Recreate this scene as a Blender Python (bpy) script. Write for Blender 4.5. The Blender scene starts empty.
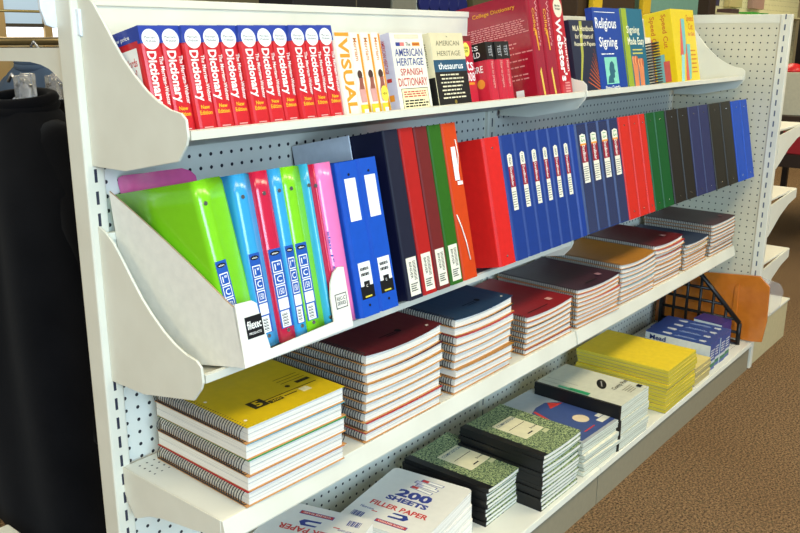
import bpy, bmesh, math, random
from mathutils import Vector, Matrix, Euler
S = 0.0254                      # everything below is laid out in inches
random.seed(7)
scn = bpy.context.scene
COL = scn.collection
R = math.radians
TILT = R(12.0)

# ------------------------------------------------------------------ materials
def lin(c):
    c = c / 255.0
    return c / 12.92 if c <= 0.04045 else ((c + 0.055) / 1.055) ** 2.4
def rgba(c): return (lin(c[0]), lin(c[1]), lin(c[2]), 1.0)
MATS = {}
class NT:
    """small node helper"""
    def __init__(s, m):
        s.t = m.node_tree; s.n = s.t.nodes; s.l = s.t.links
        s.b = s.n['Principled BSDF']
    def node(s, typ, **kw):
        n = s.n.new(typ)
        for k, v in kw.items(): setattr(n, k, v)
        return n
    def math(s, op, a, b=None, c=None):
        n = s.n.new('ShaderNodeMath'); n.operation = op
        for i, x in enumerate((a, b, c)):
            if x is None: continue
            if isinstance(x, (int, float)): n.inputs[i].default_value = x
            else: s.l.new(x, n.inputs[i])
        return n.outputs[0]
    def mix(s, fac, a, b):
        n = s.n.new('ShaderNodeMix'); n.data_type = 'RGBA'
        if isinstance(fac, (int, float)): n.inputs[0].default_value = fac
        else: s.l.new(fac, n.inputs[0])
        for i, x in ((6, a), (7, b)):
            if isinstance(x, tuple): n.inputs[i].default_value = x
            else: s.l.new(x, n.inputs[i])
        return n.outputs[2]
    def obj(s):
        return s.n.new('ShaderNodeTexCoord').outputs['Object']
    def noise(s, vec, scale, detail=2.0, rough=0.5):
        n = s.n.new('ShaderNodeTexNoise'); n.inputs['Scale'].default_value = scale
        n.inputs['Detail'].default_value = detail; n.inputs['Roughness'].default_value = rough
        s.l.new(vec, n.inputs['Vector']); return n.outputs['Fac']
    def mapping(s, vec, scale=(1, 1, 1), loc=(0, 0, 0)):
        n = s.n.new('ShaderNodeMapping'); n.inputs['Scale'].default_value = scale
        n.inputs['Location'].default_value = loc
        s.l.new(vec, n.inputs['Vector']); return n.outputs[0]
    def bump(s, h, strength, dist=0.001):
        n = s.n.new('ShaderNodeBump'); n.inputs['Strength'].default_value = strength
        n.inputs['Distance'].default_value = dist
        s.l.new(h, n.inputs['Height']); s.l.new(n.outputs[0], s.b.inputs['Normal'])
    def ramp(s, fac, lo, hi):
        n = s.n.new('ShaderNodeMapRange'); n.inputs[1].default_value = lo; n.inputs[2].default_value = hi
        s.l.new(fac, n.inputs[0]); return n.outputs[0]

def new_mat(name, rough=0.5, spec=0.5, metal=0.0, coat=0.0):
    m = bpy.data.materials.new(name); m.use_nodes = True
    b = m.node_tree.nodes['Principled BSDF']
    b.inputs['Roughness'].default_value = rough
    b.inputs['Specular IOR Level'].default_value = spec
    b.inputs['Metallic'].default_value = metal
    b.inputs['Coat Weight'].default_value = coat
    b.inputs['Coat Roughness'].default_value = 0.15
    return m
def mat(c, rough=0.5, spec=0.4, metal=0.0, coat=0.0, var=0.04, scale=60.0):
    """plain procedural colour with a faint mottling"""
    key = (c, rough, spec, metal, coat, var)
    if key in MATS: return MATS[key]
    m = new_mat('paint_%d_%d_%d' % c, rough, spec, metal, coat); t = NT(m)
    a = rgba(c); d = tuple([x * (1 - var * 2) for x in a[:3]] + [1])
    t.l.new(t.mix(t.ramp(t.noise(t.obj(), scale), .3, .7), d, a), t.b.inputs['Base Color'])
    MATS[key] = m; return m

WHITE = (222, 221, 205)
def m_steel():                                       # cream powder coat
    m = new_mat('cream_powder_coat', 0.38, 0.45); t = NT(m)
    n = t.noise(t.obj(), 9.0, 4.0)
    t.l.new(t.mix(t.ramp(n, .35, .75), rgba((224, 221, 202)), rgba((214, 210, 190))), t.b.inputs['Base Color'])
    t.bump(t.noise(t.obj(), 900.0), 0.05, 0.0003)
    return m
STEEL = m_steel()
def m_perf(name, ax, ay, spacing, rad, ox, oy, slots=None, base=(223, 222, 208), lim=None):
    """cream steel with rows of punched holes; ax, ay are the panel's two axes"""
    m = new_mat(name, 0.42, 0.4); t = NT(m)
    sep = t.node('ShaderNodeSeparateXYZ'); t.l.new(t.obj(), sep.inputs[0])
    A = t.math('MULTIPLY', sep.outputs[ax], 1 / S); B = t.math('MULTIPLY', sep.outputs[ay], 1 / S)
    def cell(v, sp, off):
        q = t.math('DIVIDE', t.math('SUBTRACT', v, off), sp)
        return t.math('MULTIPLY', t.math('SUBTRACT', q, t.math('ROUND', q)), sp)
    a = cell(A, spacing, ox); b = cell(B, spacing, oy)
    d = t.math('SQRT', t.math('ADD', t.math('MULTIPLY', a, a), t.math('MULTIPLY', b, b)))
    mask = t.math('LESS_THAN', d, rad)
    if lim:
        mask = t.math('MULTIPLY', mask, t.math('GREATER_THAN', A, lim[0]))
        mask = t.math('MULTIPLY', mask, t.math('LESS_THAN', A, lim[1]))
        mask = t.math('MULTIPLY', mask, t.math('GREATER_THAN', B, lim[2]))
        mask = t.math('MULTIPLY', mask, t.math('LESS_THAN', B, lim[3]))
    n = t.noise(t.obj(), 7.0, 3.0)
    c = t.mix(t.ramp(n, .35, .75), rgba(base), rgba(tuple(x - 8 for x in base)))
    t.l.new(t.mix(mask, c, rgba((28, 30, 38))), t.b.inputs['Base Color'])
    return m
def m_slot(name, ax, c0, half, sp=1.5, ln=0.9, dark=(40, 44, 60)):
    """cream upright with a column of bracket slots"""
    m = new_mat(name, 0.38, 0.45); t = NT(m)
    sep = t.node('ShaderNodeSeparateXYZ'); t.l.new(t.obj(), sep.inputs[0])
    A = t.math('MULTIPLY', sep.outputs[ax], 1 / S); B = t.math('MULTIPLY', sep.outputs[2], 1 / S)
    k1 = t.math('LESS_THAN', t.math('ABSOLUTE', t.math('SUBTRACT', A, c0)), half)
    q = t.math('FRACT', t.math('DIVIDE', B, sp))
    k2 = t.math('LESS_THAN', q, ln / sp)
    c = t.mix(t.ramp(t.noise(t.obj(), 9.0, 4.0), .35, .75), rgba((224, 221, 202)), rgba((214, 210, 190)))
    t.l.new(t.mix(t.math('MULTIPLY', k1, k2), c, rgba(dark)), t.b.inputs['Base Color'])
    return m
def m_pages(name, c1, c2, zs=900.0):
    """edges of stacked paper: fine lines along the sheets"""
    m = new_mat(name, 0.85, 0.2); t = NT(m)
    v = t.mapping(t.obj(), (3.0, 3.0, zs))
    n = t.noise(v, 1.0, 3.0, 0.7)
    t.l.new(t.mix(t.ramp(n, .36, .62), rgba(c2), rgba(c1)), t.b.inputs['Base Color'])
    return m
def m_pages_v(name, c1, c2):
    m = new_mat(name, 0.85, 0.2); t = NT(m)
    v = t.mapping(t.obj(), (900.0, 3.0, 3.0))
    n = t.noise(v, 1.0, 3.0, 0.7)
    t.l.new(t.mix(t.ramp(n, .36, .62), rgba(c2), rgba(c1)), t.b.inputs['Base Color'])
    return m
PAGES = m_pages('white_page_edges', (244, 240, 226), (206, 200, 184))
PAGES_G = m_pages('pad_page_edges', (236, 236, 216), (168, 172, 148))
PAGES_Y = m_pages('yellow_page_edges', (226, 205, 70), (168, 148, 40))
PAGES_T = m_pages('tan_page_edges', (214, 196, 130), (150, 132, 84))
PAGES_V = m_pages_v('book_page_edges', (236, 228, 204), (196, 186, 158))
def m_marble():
    m = new_mat('green_marbled_board', 0.55, 0.3); t = NT(m)
    n1 = t.noise(t.obj(), 260.0, 3.0, 0.65); n2 = t.noise(t.obj(), 130.0, 2.0)
    f = t.ramp(t.math('ADD', t.math('MULTIPLY', n1, .75), t.math('MULTIPLY', n2, .25)), .44, .56)
    t.l.new(t.mix(f, rgba((24, 58, 44)), rgba((168, 182, 128))), t.b.inputs['Base Color'])
    return m
MARBLE = m_marble()
def m_carpet():
    m = new_mat('brown_carpet', 0.95, 0.1); t = NT(m)
    n1 = t.noise(t.obj(), 150.0, 3.0, 0.85); n2 = t.noise(t.obj(), 60.0, 3.0)
    n3 = t.noise(t.obj(), 1.6, 2.0)
    c = t.mix(t.ramp(n1, .38, .62), rgba((42, 33, 24)), rgba((160, 128, 92)))
    c = t.mix(t.math('MULTIPLY', t.ramp(n2, .55, .7), .45), c, rgba((84, 80, 56)))
    c = t.mix(t.math('MULTIPLY', t.ramp(n3, .4, .7), .25), c, rgba((92, 66, 42)))
    t.l.new(c, t.b.inputs['Base Color']); t.bump(n1, 0.6, 0.006)
    return m
def m_cloth(name, c, sc=500.0):
    m = new_mat(name, 0.95, 0.06); t = NT(m)
    n = t.noise(t.obj(), sc, 2.0); k = t.noise(t.obj(), 10.0, 3.0)
    a = rgba(c); b = tuple([x * 1.8 + .002 for x in a[:3]] + [1])
    t.l.new(t.mix(t.math('MULTIPLY', n, t.ramp(k, .3, .8)), a, b), t.b.inputs['Base Color'])
    t.b.inputs['Sheen Weight'].default_value = 0.03
    t.bump(n, 0.25, 0.0006)
    return m
BLACKCLOTH = m_cloth('black_cloth', (9, 9, 11)); DENIM = m_cloth('denim_cloth', (66, 80, 98)); OLIVE = m_cloth('grey_olive_cloth', (92, 92, 80))
def m_emit(name, c, st):
    m = new_mat(name); t = NT(m)
    t.b.inputs['Base Color'].default_value = rgba(c)
    t.b.inputs['Emission Color'].default_value = rgba(c); t.b.inputs['Emission Strength'].default_value = st
    return m
def m_clear(name, c=(245, 245, 245), tr=0.85, rough=0.12):
    m = new_mat(name, rough, 0.5); t = NT(m)
    t.b.inputs['Base Color'].default_value = rgba(c)
    t.b.inputs['Transmission Weight'].default_value = tr; t.b.inputs['IOR'].default_value = 1.2
    return m
CLEAR = m_clear('clear_plastic')
def m_wrap(name, c):
    """shrink wrapped board: glossy film with crinkles"""
    m = new_mat(name, 0.4, 0.4, 0, 1.0); t = NT(m)
    t.b.inputs['Coat Roughness'].default_value = 0.06
    n = t.noise(t.obj(), 30.0, 3.0)
    t.l.new(t.mix(t.ramp(n, .3, .7), rgba(c), rgba(tuple(max(0, x - 12) for x in c))), t.b.inputs['Base Color'])
    w = t.noise(t.mapping(t.obj(), (40, 40, 12)), 1.0, 2.0)
    bn = t.node('ShaderNodeBump'); bn.inputs['Strength'].default_value = .35; bn.inputs['Distance'].default_value = .004
    t.l.new(w, bn.inputs['Height']); t.l.new(bn.outputs[0], t.b.inputs['Coat Normal'])
    return m
WIRE = mat((212, 212, 208), 0.3, 0.6, 0.55, 0, 0.02)
DKWIRE = mat((40, 38, 38), 0.4, 0.5, 0.2, 0, 0.02)
CHROME = mat((190, 190, 186), 0.2, 0.5, 1.0, 0, 0.0)
BLACKP = mat((14, 14, 15), 0.5)
INK = mat((22, 22, 24), 0.7, 0.2); WINK = mat((240, 238, 228), 0.7, 0.2)
TAN = mat((196, 142, 86), 0.8, 0.2); CARD = mat((232, 226, 208), 0.75, 0.2)

# ------------------------------------------------------------------ mesh builder
class MB:
    def __init__(s): s.v = []; s.f = []; s.mi = []; s.sm = []; s.mats = []
    def m(s, mt):
        if mt not in s.mats: s.mats.append(mt)
        return s.mats.index(mt)
    def add(s, vs, fs, mt, smooth=False):
        o = len(s.v); s.v += [tuple(p) for p in vs]; k = s.m(mt)
        for f in fs: s.f.append([i + o for i in f]); s.mi.append(k); s.sm.append(smooth)
        return s
    def box(s, a, b, mt):
        x0, y0, z0 = a; x1, y1, z1 = b
        return s.add([(x0, y0, z0), (x1, y0, z0), (x1, y1, z0), (x0, y1, z0), (x0, y0, z1), (x1, y0, z1), (x1, y1, z1), (x0, y1, z1)],
                     [(0, 3, 2, 1), (4, 5, 6, 7), (0, 1, 5, 4), (1, 2, 6, 5), (2, 3, 7, 6), (3, 0, 4, 7)], mt)
    def prism(s, poly, axis, a, b, mt, smooth=False):
        """outline given in the two other axes (x,y,z order), pushed from a to b along axis"""
        def P(p, t):
            return {'x': (t, p[0], p[1]), 'y': (p[0], t, p[1]), 'z': (p[0], p[1], t)}[axis]
        n = len(poly)
        vs = [P(p, a) for p in poly] + [P(p, b) for p in poly]
        area = sum(poly[i][0] * poly[(i + 1) % n][1] - poly[(i + 1) % n][0] * poly[i][1] for i in range(n))
        flip = (area > 0) == (axis in 'xz')
        lo, hi = list(range(n)), list(range(n, 2 * n))
        if (b < a): flip = not flip
        s.add(vs, [lo[::-1] if flip else lo, hi if flip else hi[::-1]], mt)
        fs = []
        for i in range(n):
            j = (i + 1) % n
            fs.append((i, j, n + j, n + i) if flip else (i, n + i, n + j, j))
        return s.add(vs, fs, mt, smooth)
    def grid(s, fn, nu, nv, mt, smooth=True, flip=False):
        vs = [fn(i / nu, j / nv) for j in range(nv + 1) for i in range(nu + 1)]
        fs = []
        for j in range(nv):
            for i in range(nu):
                a = j * (nu + 1) + i; q = (a, a + 1, a + nu + 2, a + nu + 1)
                fs.append(q[::-1] if flip else q)
        return s.add(vs, fs, mt, smooth)
    def tube(s, pts, r, mt, n=6, closed=False, rs=None):
        pts = [Vector(p) for p in pts]; k = len(pts); vs = []
        up = None
        for i, p in enumerate(pts):
            if closed: d = pts[(i + 1) % k] - pts[i - 1]
            else: d = pts[min(i + 1, k - 1)] - pts[max(i - 1, 0)]
            d.normalize()
            if up is None:
                up = Vector((0, 0, 1)) if abs(d.z) < .9 else Vector((1, 0, 0))
            a = d.cross(up)
            if a.length < 1e-4: a = d.cross(Vector((0.3, 1, .2)))
            a.normalize(); b = a.cross(d).normalized(); up = b
            rr = rs[i] if rs else r
            for q in range(n):
                t = 2 * math.pi * q / n
                vs.append(p + a * math.cos(t) * rr + b * math.sin(t) * rr)
        fs = []
        for i in range(k if closed else k - 1):
            j = (i + 1) % k
            for q in range(n):
                w = (q + 1) % n
                fs.append((i * n + q, i * n + w, j * n + w, j * n + q))
        s.add(vs, fs, mt, True)
        if not closed:
            o = len(s.v) - len(vs); kk = s.m(mt)
            for f in ([o + q for q in range(n)][::-1], [o + (k - 1) * n + q for q in range(n)]):
                s.f.append(f); s.mi.append(kk); s.sm.append(False)
        return s
    def disc(s, c, u, v, ru, rv, mt, n=20):
        c, u, v = Vector(c), Vector(u), Vector(v)
        vs = [c + u * ru * math.cos(2 * math.pi * i / n) + v * rv * math.sin(2 * math.pi * i / n) for i in range(n)]
        return s.add(vs, [tuple(range(n))], mt)
    def quad(s, o, u, v, mt):                 # flat print patch: corner o, edges u and v
        o, u, v = Vector(o), Vector(u), Vector(v)
        return s.add([o, o + u, o + u + v, o + v], [(0, 1, 2, 3)], mt)
    def poly(s, o, u, v, pts, mt):
        o, u, v = Vector(o), Vector(u), Vector(v)
        return s.add([o + u * a + v * b for a, b in pts], [tuple(range(len(pts)))], mt)
    def text(s, txt, c, u, v, h, mt, w=None, bold=.012):
        """flat lettering centred on c, reading along u, upright along v; h is the height of the block, w its width"""
        vs, fs = glyphs(txt, bold)
        x0 = min(p[0] for p in vs); x1 = max(p[0] for p in vs); y0 = min(p[1] for p in vs); y1 = max(p[1] for p in vs)
        sy = h / (y1 - y0); sx = w / (x1 - x0) if w else sy
        c, u, v = Vector(c), Vector(u), Vector(v)
        return s.add([c + u * ((p[0] - (x0 + x1) / 2) * sx) + v * ((p[1] - (y0 + y1) / 2) * sy) for p in vs], fs, mt)
    def build(s, name, parent=None, bevel=0.0, seg=2, weld=True):
        me = bpy.data.meshes.new(name)
        me.from_pydata([(x * S, y * S, z * S) for x, y, z in s.v], [], s.f)
        for mt in s.mats: me.materials.append(mt)
        me.polygons.foreach_set('material_index', s.mi)
        me.polygons.foreach_set('use_smooth', s.sm)
        if weld or bevel:
            bm = bmesh.new(); bm.from_mesh(me)
            if weld: bmesh.ops.remove_doubles(bm, verts=bm.verts, dist=1e-6)
            if bevel:
                es = [e for e in bm.edges if len(e.link_faces) == 2 and e.calc_face_angle(0) > R(35)]
                bmesh.ops.bevel(bm, geom=es, offset=bevel * S, segments=seg, profile=.6, affect='EDGES', clamp_overlap=True)
            bm.to_mesh(me); bm.free()
        me.update()
        o = bpy.data.objects.new(name, me); COL.objects.link(o)
        if parent is not None: o.parent = parent
        return o
GL = {}
def glyphs(txt, bold):
    k = (txt, bold)
    if k in GL: return GL[k]
    cu = bpy.data.curves.new('lettering', 'FONT'); cu.body = txt; cu.resolution_u = 2; cu.offset = bold
    cu.space_line = .95; cu.align_x = 'CENTER'
    o = bpy.data.objects.new('lettering', cu); COL.objects.link(o)
    dg = bpy.context.evaluated_depsgraph_get(); dg.update()
    me = bpy.data.meshes.new_from_object(o.evaluated_get(dg))
    GL[k] = ([tuple(v.co[:2]) for v in me.vertices], [tuple(p.vertices) for p in me.polygons])
    bpy.data.objects.remove(o); bpy.data.curves.remove(cu); bpy.data.meshes.remove(me)
    return GL[k]
X, Y, Z = Vector((1, 0, 0)), Vector((0, 1, 0)), Vector((0, 0, 1))

# ------------------------------------------------------------------ scene objects
def tag(o, label, cat, group=None, kind=None):
    o['label'] = label; o['category'] = cat
    if group: o['group'] = group
    if kind: o['kind'] = kind
    return o
def thing(name, label, cat, loc=(0, 0, 0), rot=(0, 0, 0), group=None):
    o = bpy.data.objects.new(name, None); COL.objects.link(o)
    o.empty_display_size = .02
    o.location = tuple(a * S for a in loc); o.rotation_euler = rot
    return tag(o, label, cat, group)
def struct(o): o['kind'] = 'structure'; return o
def dup(src, loc, label, name=None):
    c = src.copy(); COL.objects.link(c); c.location = tuple(a * S for a in loc); c['label'] = label
    for ch in list(src.children):
        d = ch.copy(); COL.objects.link(d); d.parent = c
        for g in list(ch.children):
            e = g.copy(); COL.objects.link(e); e.parent = d
    return c
ORD = ['first', 'second', 'third', 'fourth', 'fifth', 'sixth', 'seventh', 'eighth', 'ninth', 'tenth', 'eleventh', 'twelfth', 'thirteenth', 'fourteenth', 'fifteenth']
TR = (-TILT, 0, 0)

# ================================================================== the setting
b = MB(); b.box((-160, -220, -.5), (420, 330, 0), m_carpet()); struct(b.build('floor'))
b = MB(); b.box((-160, 330, 0), (420, 332, 110), mat((176, 160, 118), 0.8)); struct(b.build('wall_back'))
b = MB(); b.box((418, -220, 0), (420, 330, 110), mat((150, 136, 102), 0.8)); struct(b.build('wall_right'))
w = MB()                                                         # the shop window far behind, daylight outside
FR = mat((178, 152, 104), 0.6)
for x0, x1 in ((150.2, 159.5), (177.5, 181.2), (199, 203)): w.box((x0, 327.5, 0), (x1, 330, 90), FR)
w.box((159.5, 328, 52.6), (199, 329.5, 54.2), mat((70, 66, 58), .6))
win = struct(w.build('window_1'))
p = MB(); p.box((159.5, 329.2, 46), (199, 329.6, 52.6), m_emit('daylit_pane', (242, 246, 255), 3.0))
p.box((159.5, 329.2, 54.2), (199, 329.6, 90), m_emit('overcast_pane', (150, 172, 190), .8)); p.build('window_pane', win)

# ================================================================== the shelving run
def post(name, xa, xb, ya, yb, h, mt, parent):
    q = MB(); q.box((xa, ya, 0), (xb, yb, h), mt); return q.build(name, parent, bevel=.18, seg=3)
gon = thing('shelving_frame', 'long cream steel shelving frame with perforated back panels and slotted uprights', 'shelving', (0, 0, 0))
post('upright', -.72, .72, -.5, 1.4, 53.4, m_slot('slotted_post_left', 0, 0.0, .11), gon)
post('upright', 47.3, 48.7, -.45, 1.4, 51.5, m_slot('slotted_post_middle', 0, 48.0, .11), gon)
PEG = m_perf('pegboard_back', 0, 2, 1.0, .14, 1.04, .35)
for xa, xb in ((.72, 47.3), (48.7, 99.4)):
    q = MB(); q.box((xa, .05, .2), (xb, .3, 51.0), PEG); q.build('back_panel', gon)
q = MB(); q.box((-.6, .3, 50.9), (99.4, 1.2, 51.6), STEEL); q.build('top_rail', gon, bevel=.1)

BR = [(-.52, 0), (-4.3, .05), (-9.9, 1.2), (-10.75, 2.2), (-10.95, 2.7), (-10.85, 3.7), (-10.4, 4.05), (-9.4, 4.2), (-8.3, 4.6), (-7.2, 5.2),
      (-6.0, 6.1), (-5.0, 7.0), (-4.0, 8.15), (-3.1, 9.25), (-2.2, 10.3), (-1.3, 10.95), (-.52, 11.25)]
def tilted_shelf(x0, x1, zb, label, sc=1.0):
    t = thing('display_shelf', label, 'shelf', (x0, 0, zb), group='tilted display shelves')
    L = x1 - x0
    q = MB()
    q.prism([(p * sc, z) for p, z in [(-10.75, 3.0), (-10.5, 3.05), (-10.4, 2.85), (-.75, .8), (-.75, .62), (-10.2, 2.62), (-10.3, 2.46), (-10.75, 2.48)]], 'x', .2, L - .2, STEEL)
    q.build('tray', t)
    q = MB(); q.box((.25, -.8, .6), (L - .25, -.65, 10.6), STEEL); q.box((.25, -.95, 10.2), (L - .25, -.52, 10.75), STEEL); q.build('back_plate', t, bevel=.08)
    for xa, xb in ((-.2, -.02), (L - .1, L - .02)) if x0 == 0 else ((L - .14, L),):
        q = MB(); q.prism([(p[0] * sc, p[1]) for p in BR], 'x', xa, xb, STEEL); q.build('end_bracket', t, bevel=.03, seg=1)
    return t
tilted_shelf(0, 49.35, 41.62, 'tilted cream shelf holding the red dictionaries, nearer half of the top row')
tilted_shelf(49.4, 98.2, 41.62, 'tilted cream shelf under the yellow box and signing books, farther half of the top row')
tilted_shelf(0, 48.3, 26.3, 'tilted cream shelf under the white file tray and the red and blue binders')
tilted_shelf(48.3, 98.2, 26.0, 'tilted cream shelf under the black, navy and green binders', .76)

FLATH = m_perf('perforated_shelf_deck', 0, 1, .62, .085, .95, -1.3, lim=(.6, 2.6, -3.2, -.9))
def flat_shelf(x0, x1, z, d, label):
    t = thing('flat_shelf', label, 'shelf', (x0, 0, z), group='flat shelves with notebooks'); L = x1 - x0
    q = MB(); q.box((0.1, -d + .1, -.35), (L - .1, -.52, 0), FLATH); q.build('deck', t)
    q = MB(); q.prism([(-d + .15, 0), (-d - .1, -.02), (-d - .45, -1.45), (-d - .4, -1.62), (-d + .0, -1.5), (-d + .15, -1.2)], 'x', .05, L - .05, STEEL)
    q.build('price_rail', t, bevel=.05)
    pts = [(-.52, 0), (-d + .1, 0), (-d + .1, -1.1), (-10, -1.6), (-8.5, -1.95), (-6.8, -2.2), (-5, -2.5), (-3.4, -2.95), (-1.9, -3.7), (-1.55, -3.75), (-.52, -2.2)]
    for xx in (.02, L - .14):
        q = MB(); q.prism(pts, 'x', xx, xx + .12, STEEL); q.build('end_bracket', t, bevel=.02, seg=1)
flat_shelf(0, 48.2, 19.42, 11.7, 'flat cream shelf under the yellow, maroon, navy and red notebook stacks')
flat_shelf(48.4, 98.9, 19.42, 11.7, 'flat cream shelf under the purple, gold and dark maroon notebook stacks')
DECKH = m_perf('perforated_base_deck', 0, 1, .62, .085, .3, -.3, lim=(43, 51, -14.6, -.5))
def base_deck(x0, x1, label):
    t = thing('base_shelf', label, 'shelf', (x0, 0, 0), group='base shelves'); L = x1 - x0
    q = MB(); q.box((0, -15.9, 4.35), (L, -.52, 4.65), DECKH); q.build('deck', t)
    q = MB(); q.prism([(-15.85, 4.66), (-15.98, 4.62), (-16.08, 4.0), (-15.95, 3.9), (-15.75, 4.2)], 'x', 0, L, STEEL); q.build('front_lip', t, bevel=.05)
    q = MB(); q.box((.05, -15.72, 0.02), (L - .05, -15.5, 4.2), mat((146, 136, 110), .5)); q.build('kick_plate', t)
    return t
base_deck(.75, 47.95, 'low cream base shelf under the filler paper and green composition books')
base_deck(48.05, 99.2, 'low cream base shelf under the yellow pads and envelope boxes')

# far end: a perforated panel standing square to the run, with shelves on its other side
ep = thing('end_panel', 'tall cream perforated panel closing the far end of the shelving', 'panel', (100.0, 0, 0))
q = MB(); q.box((0, -14.4, 2), (.3, 1.5, 53.0), m_perf('pegboard_end', 1, 2, 1.0, .11, -.97, .27, base=(208, 202, 176))); q.build('pegboard', ep)
q = MB(); q.box((-.15, -15.9, 0), (.9, -14.4, 53.2), m_slot('slotted_post_end', 1, -15.1, .1, 1.5, .8, (86, 92, 108))); q.build('upright', ep, bevel=.12)
q = MB(); q.box((-.05, -14.4, 52.0), (.6, 1.5, 53.2), STEEL); q.build('top_rail', ep, bevel=.05)
for z, ln, lb in ((37.0, 13.5, 'upper'), (26.6, 13.2, 'middle'), (16.6, 13.4, 'lower')):
    t = thing('cantilever_shelf', 'cream shelf jutting right behind the far end panel, %s of three' % lb, 'shelf', (101.45, 0, z), group='shelves behind the end panel')
    q = MB(); q.box((0, -15.6, -.3), (ln, 14, 0), STEEL); q.box((ln - .3, -15.6, -1.5), (ln, 14, 0), STEEL); q.build('deck', t, bevel=.05)
    q = MB(); q.prism([(0, -.9), (ln * .5, -.4), (ln, -.05), (ln, -1.5), (ln * .7, -2.1), (ln * .4, -3.3), (ln * .15, -4.9), (0, -5.8)], 'y', -15.8, -15.6, STEEL); q.build('end_bracket', t)
t = thing('base_unit', 'boxy cream base cabinet on the carpet behind the far end panel', 'shelf', (101.45, 0, 0))
q = MB(); q.box((0, -15.6, 0), (17.6, 14, 6.6), mat((198, 184, 140), .5)); q.build('cabinet', t, bevel=.1)
q = MB(); q.box((-.1, -15.8, 6.6), (17.8, 14, 6.9), STEEL); q.build('deck', t)

# ================================================================== books
def cover_mat(c): return mat(c, 0.28, 0.5, 0, 0.35, 0.03)
def book_body(t, w, d, h, cm, hard=0, pages=PAGES_V, pin=.12):
    """cover wraps spine (front, -y), both sides; page block shows at top and fore edge"""
    th = .05 if not hard else .12
    q = MB(); r = min(.25, w * .3)
    prof = [(0, d), (0, r), (r * .3, r * .25), (r, 0), (w - r, 0), (w - r * .3, r * .25), (w, r), (w, d), (w - th, d), (w - th, r + .02), (w - r, th), (r, th), (th, r + .02), (th, d)]
    q.prism(prof, 'z', 0, h, cm); cv = q.build('cover', t)
    q = MB(); q.box((th + .01, th + .08, pin), (w - th - .01, d - pin, h - pin), pages); q.build('page_block', t)
    return cv
E = -.012
def lines(q, x0, x1, z0, z1, n, mt, y=E, seed=1, frac=.55):
    """rows of small print, too small to read"""
    rn = random.Random(seed); dz = (z1 - z0) / n
    for i in range(n):
        z = z1 - (i + .75) * dz; xs = x0
        e = x1 - rn.random() * (x1 - x0) * .25
        while xs < e - .05:
            ww = min(e - xs, (.06 + rn.random() * .14) * (x1 - x0))
            q.quad((xs, y, z), X * ww, Z * dz * frac, mt); xs += ww + .03 * (x1 - x0)

# ---- eleven dictionaries
RED = cover_mat((200, 32, 38)); BLU = cover_mat((38, 62, 150))
def make_dictionary(w, loc, label):
    t = thing('dictionary', label, 'book', loc, TR, 'red paperback dictionaries'); d, h = 4.2, 7.0
    book_body(t, w, d, h, RED)
    q = MB()
    q.box((-.012, -.013, h - 1.05), (w + .012, .3, h + .006), BLU)                 # blue band round the head
    q.add([(-.013, .3, h - .85), (-.013, d, h - .85), (-.013, d, h), (-.013, .3, h)], [(0, 1, 2, 3)], BLU)
    q.build('head_band', t)
    q = MB(); cx = w / 2; y = -.02
    q.disc((cx, y, h - .82), X, Z, .62, .62, WINK, 28)
    q.text('Merriam-\nWebster', (cx, y - .006, h - .82), X, Z, .38, INK, w=.85, bold=0)
    q.text('Dictionary', (cx - .22, y, h - 3.15), -Z, X, .86, WINK, w=3.2, bold=.03)
    q.text('The Merriam-Webster', (cx + .5, y, h - 3.35), -Z, X, .3, WINK, w=3.0)
    q.text('New\nEdition', (cx, y, h - 5.3), X, Z, .62, mat((246, 190, 40), .5), w=.95)
    for i in range(3): q.quad((cx - .35, y, .55 - i * .14), X * .7, Z * .07, mat((230, 170, 165), .6))
    q.build('spine_print', t)
    q = MB()
    q.add([(-.02, .5, h - 3.6), (-.02, 3.2, h - 3.6), (-.02, 3.2, h - 1.25), (-.02, .5, h - 1.25)], [(0, 1, 2, 3)], WINK)
    q.text('Low price', (-.024, 2.0, h - .55), -Y, Z, .35, WINK, w=1.9)
    q.text('Words\nhow?', (-.026, 1.4, h - 2.4), -Y, Z, 1.2, RED, w=1.4)
    q.build('cover_print', t)
    return t
def SH1(x, y=-9.75, dz=0):
    """a place on the tilted top shelf; the row stands further back towards its near end"""
    s = 2.3 * max(0, 1 - x / 40.0)
    return (-30.6 + (x + 30.6) * (1 + s / 42.2), y + s, 44.25 + dz - s * .2126)
xs = [-1.28 + i * (14.72 + 1.28) / 11 for i in range(12)]
SIDE = 'of eleven red paperback dictionaries on top shelf'
d0 = make_dictionary((xs[1] - xs[0]) * 1.035 - .03, SH1(xs[0]), 'leftmost ' + SIDE + ', its side cover showing')
for i in range(1, 11):
    lb = ('rightmost ' + SIDE + ', beside the VISUAL book') if i == 10 else (ORD[i] + ' from the left ' + SIDE)
    dup(d0, SH1(xs[i], -9.75 + .12 * math.sin(i * 2.1)), lb)

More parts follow.
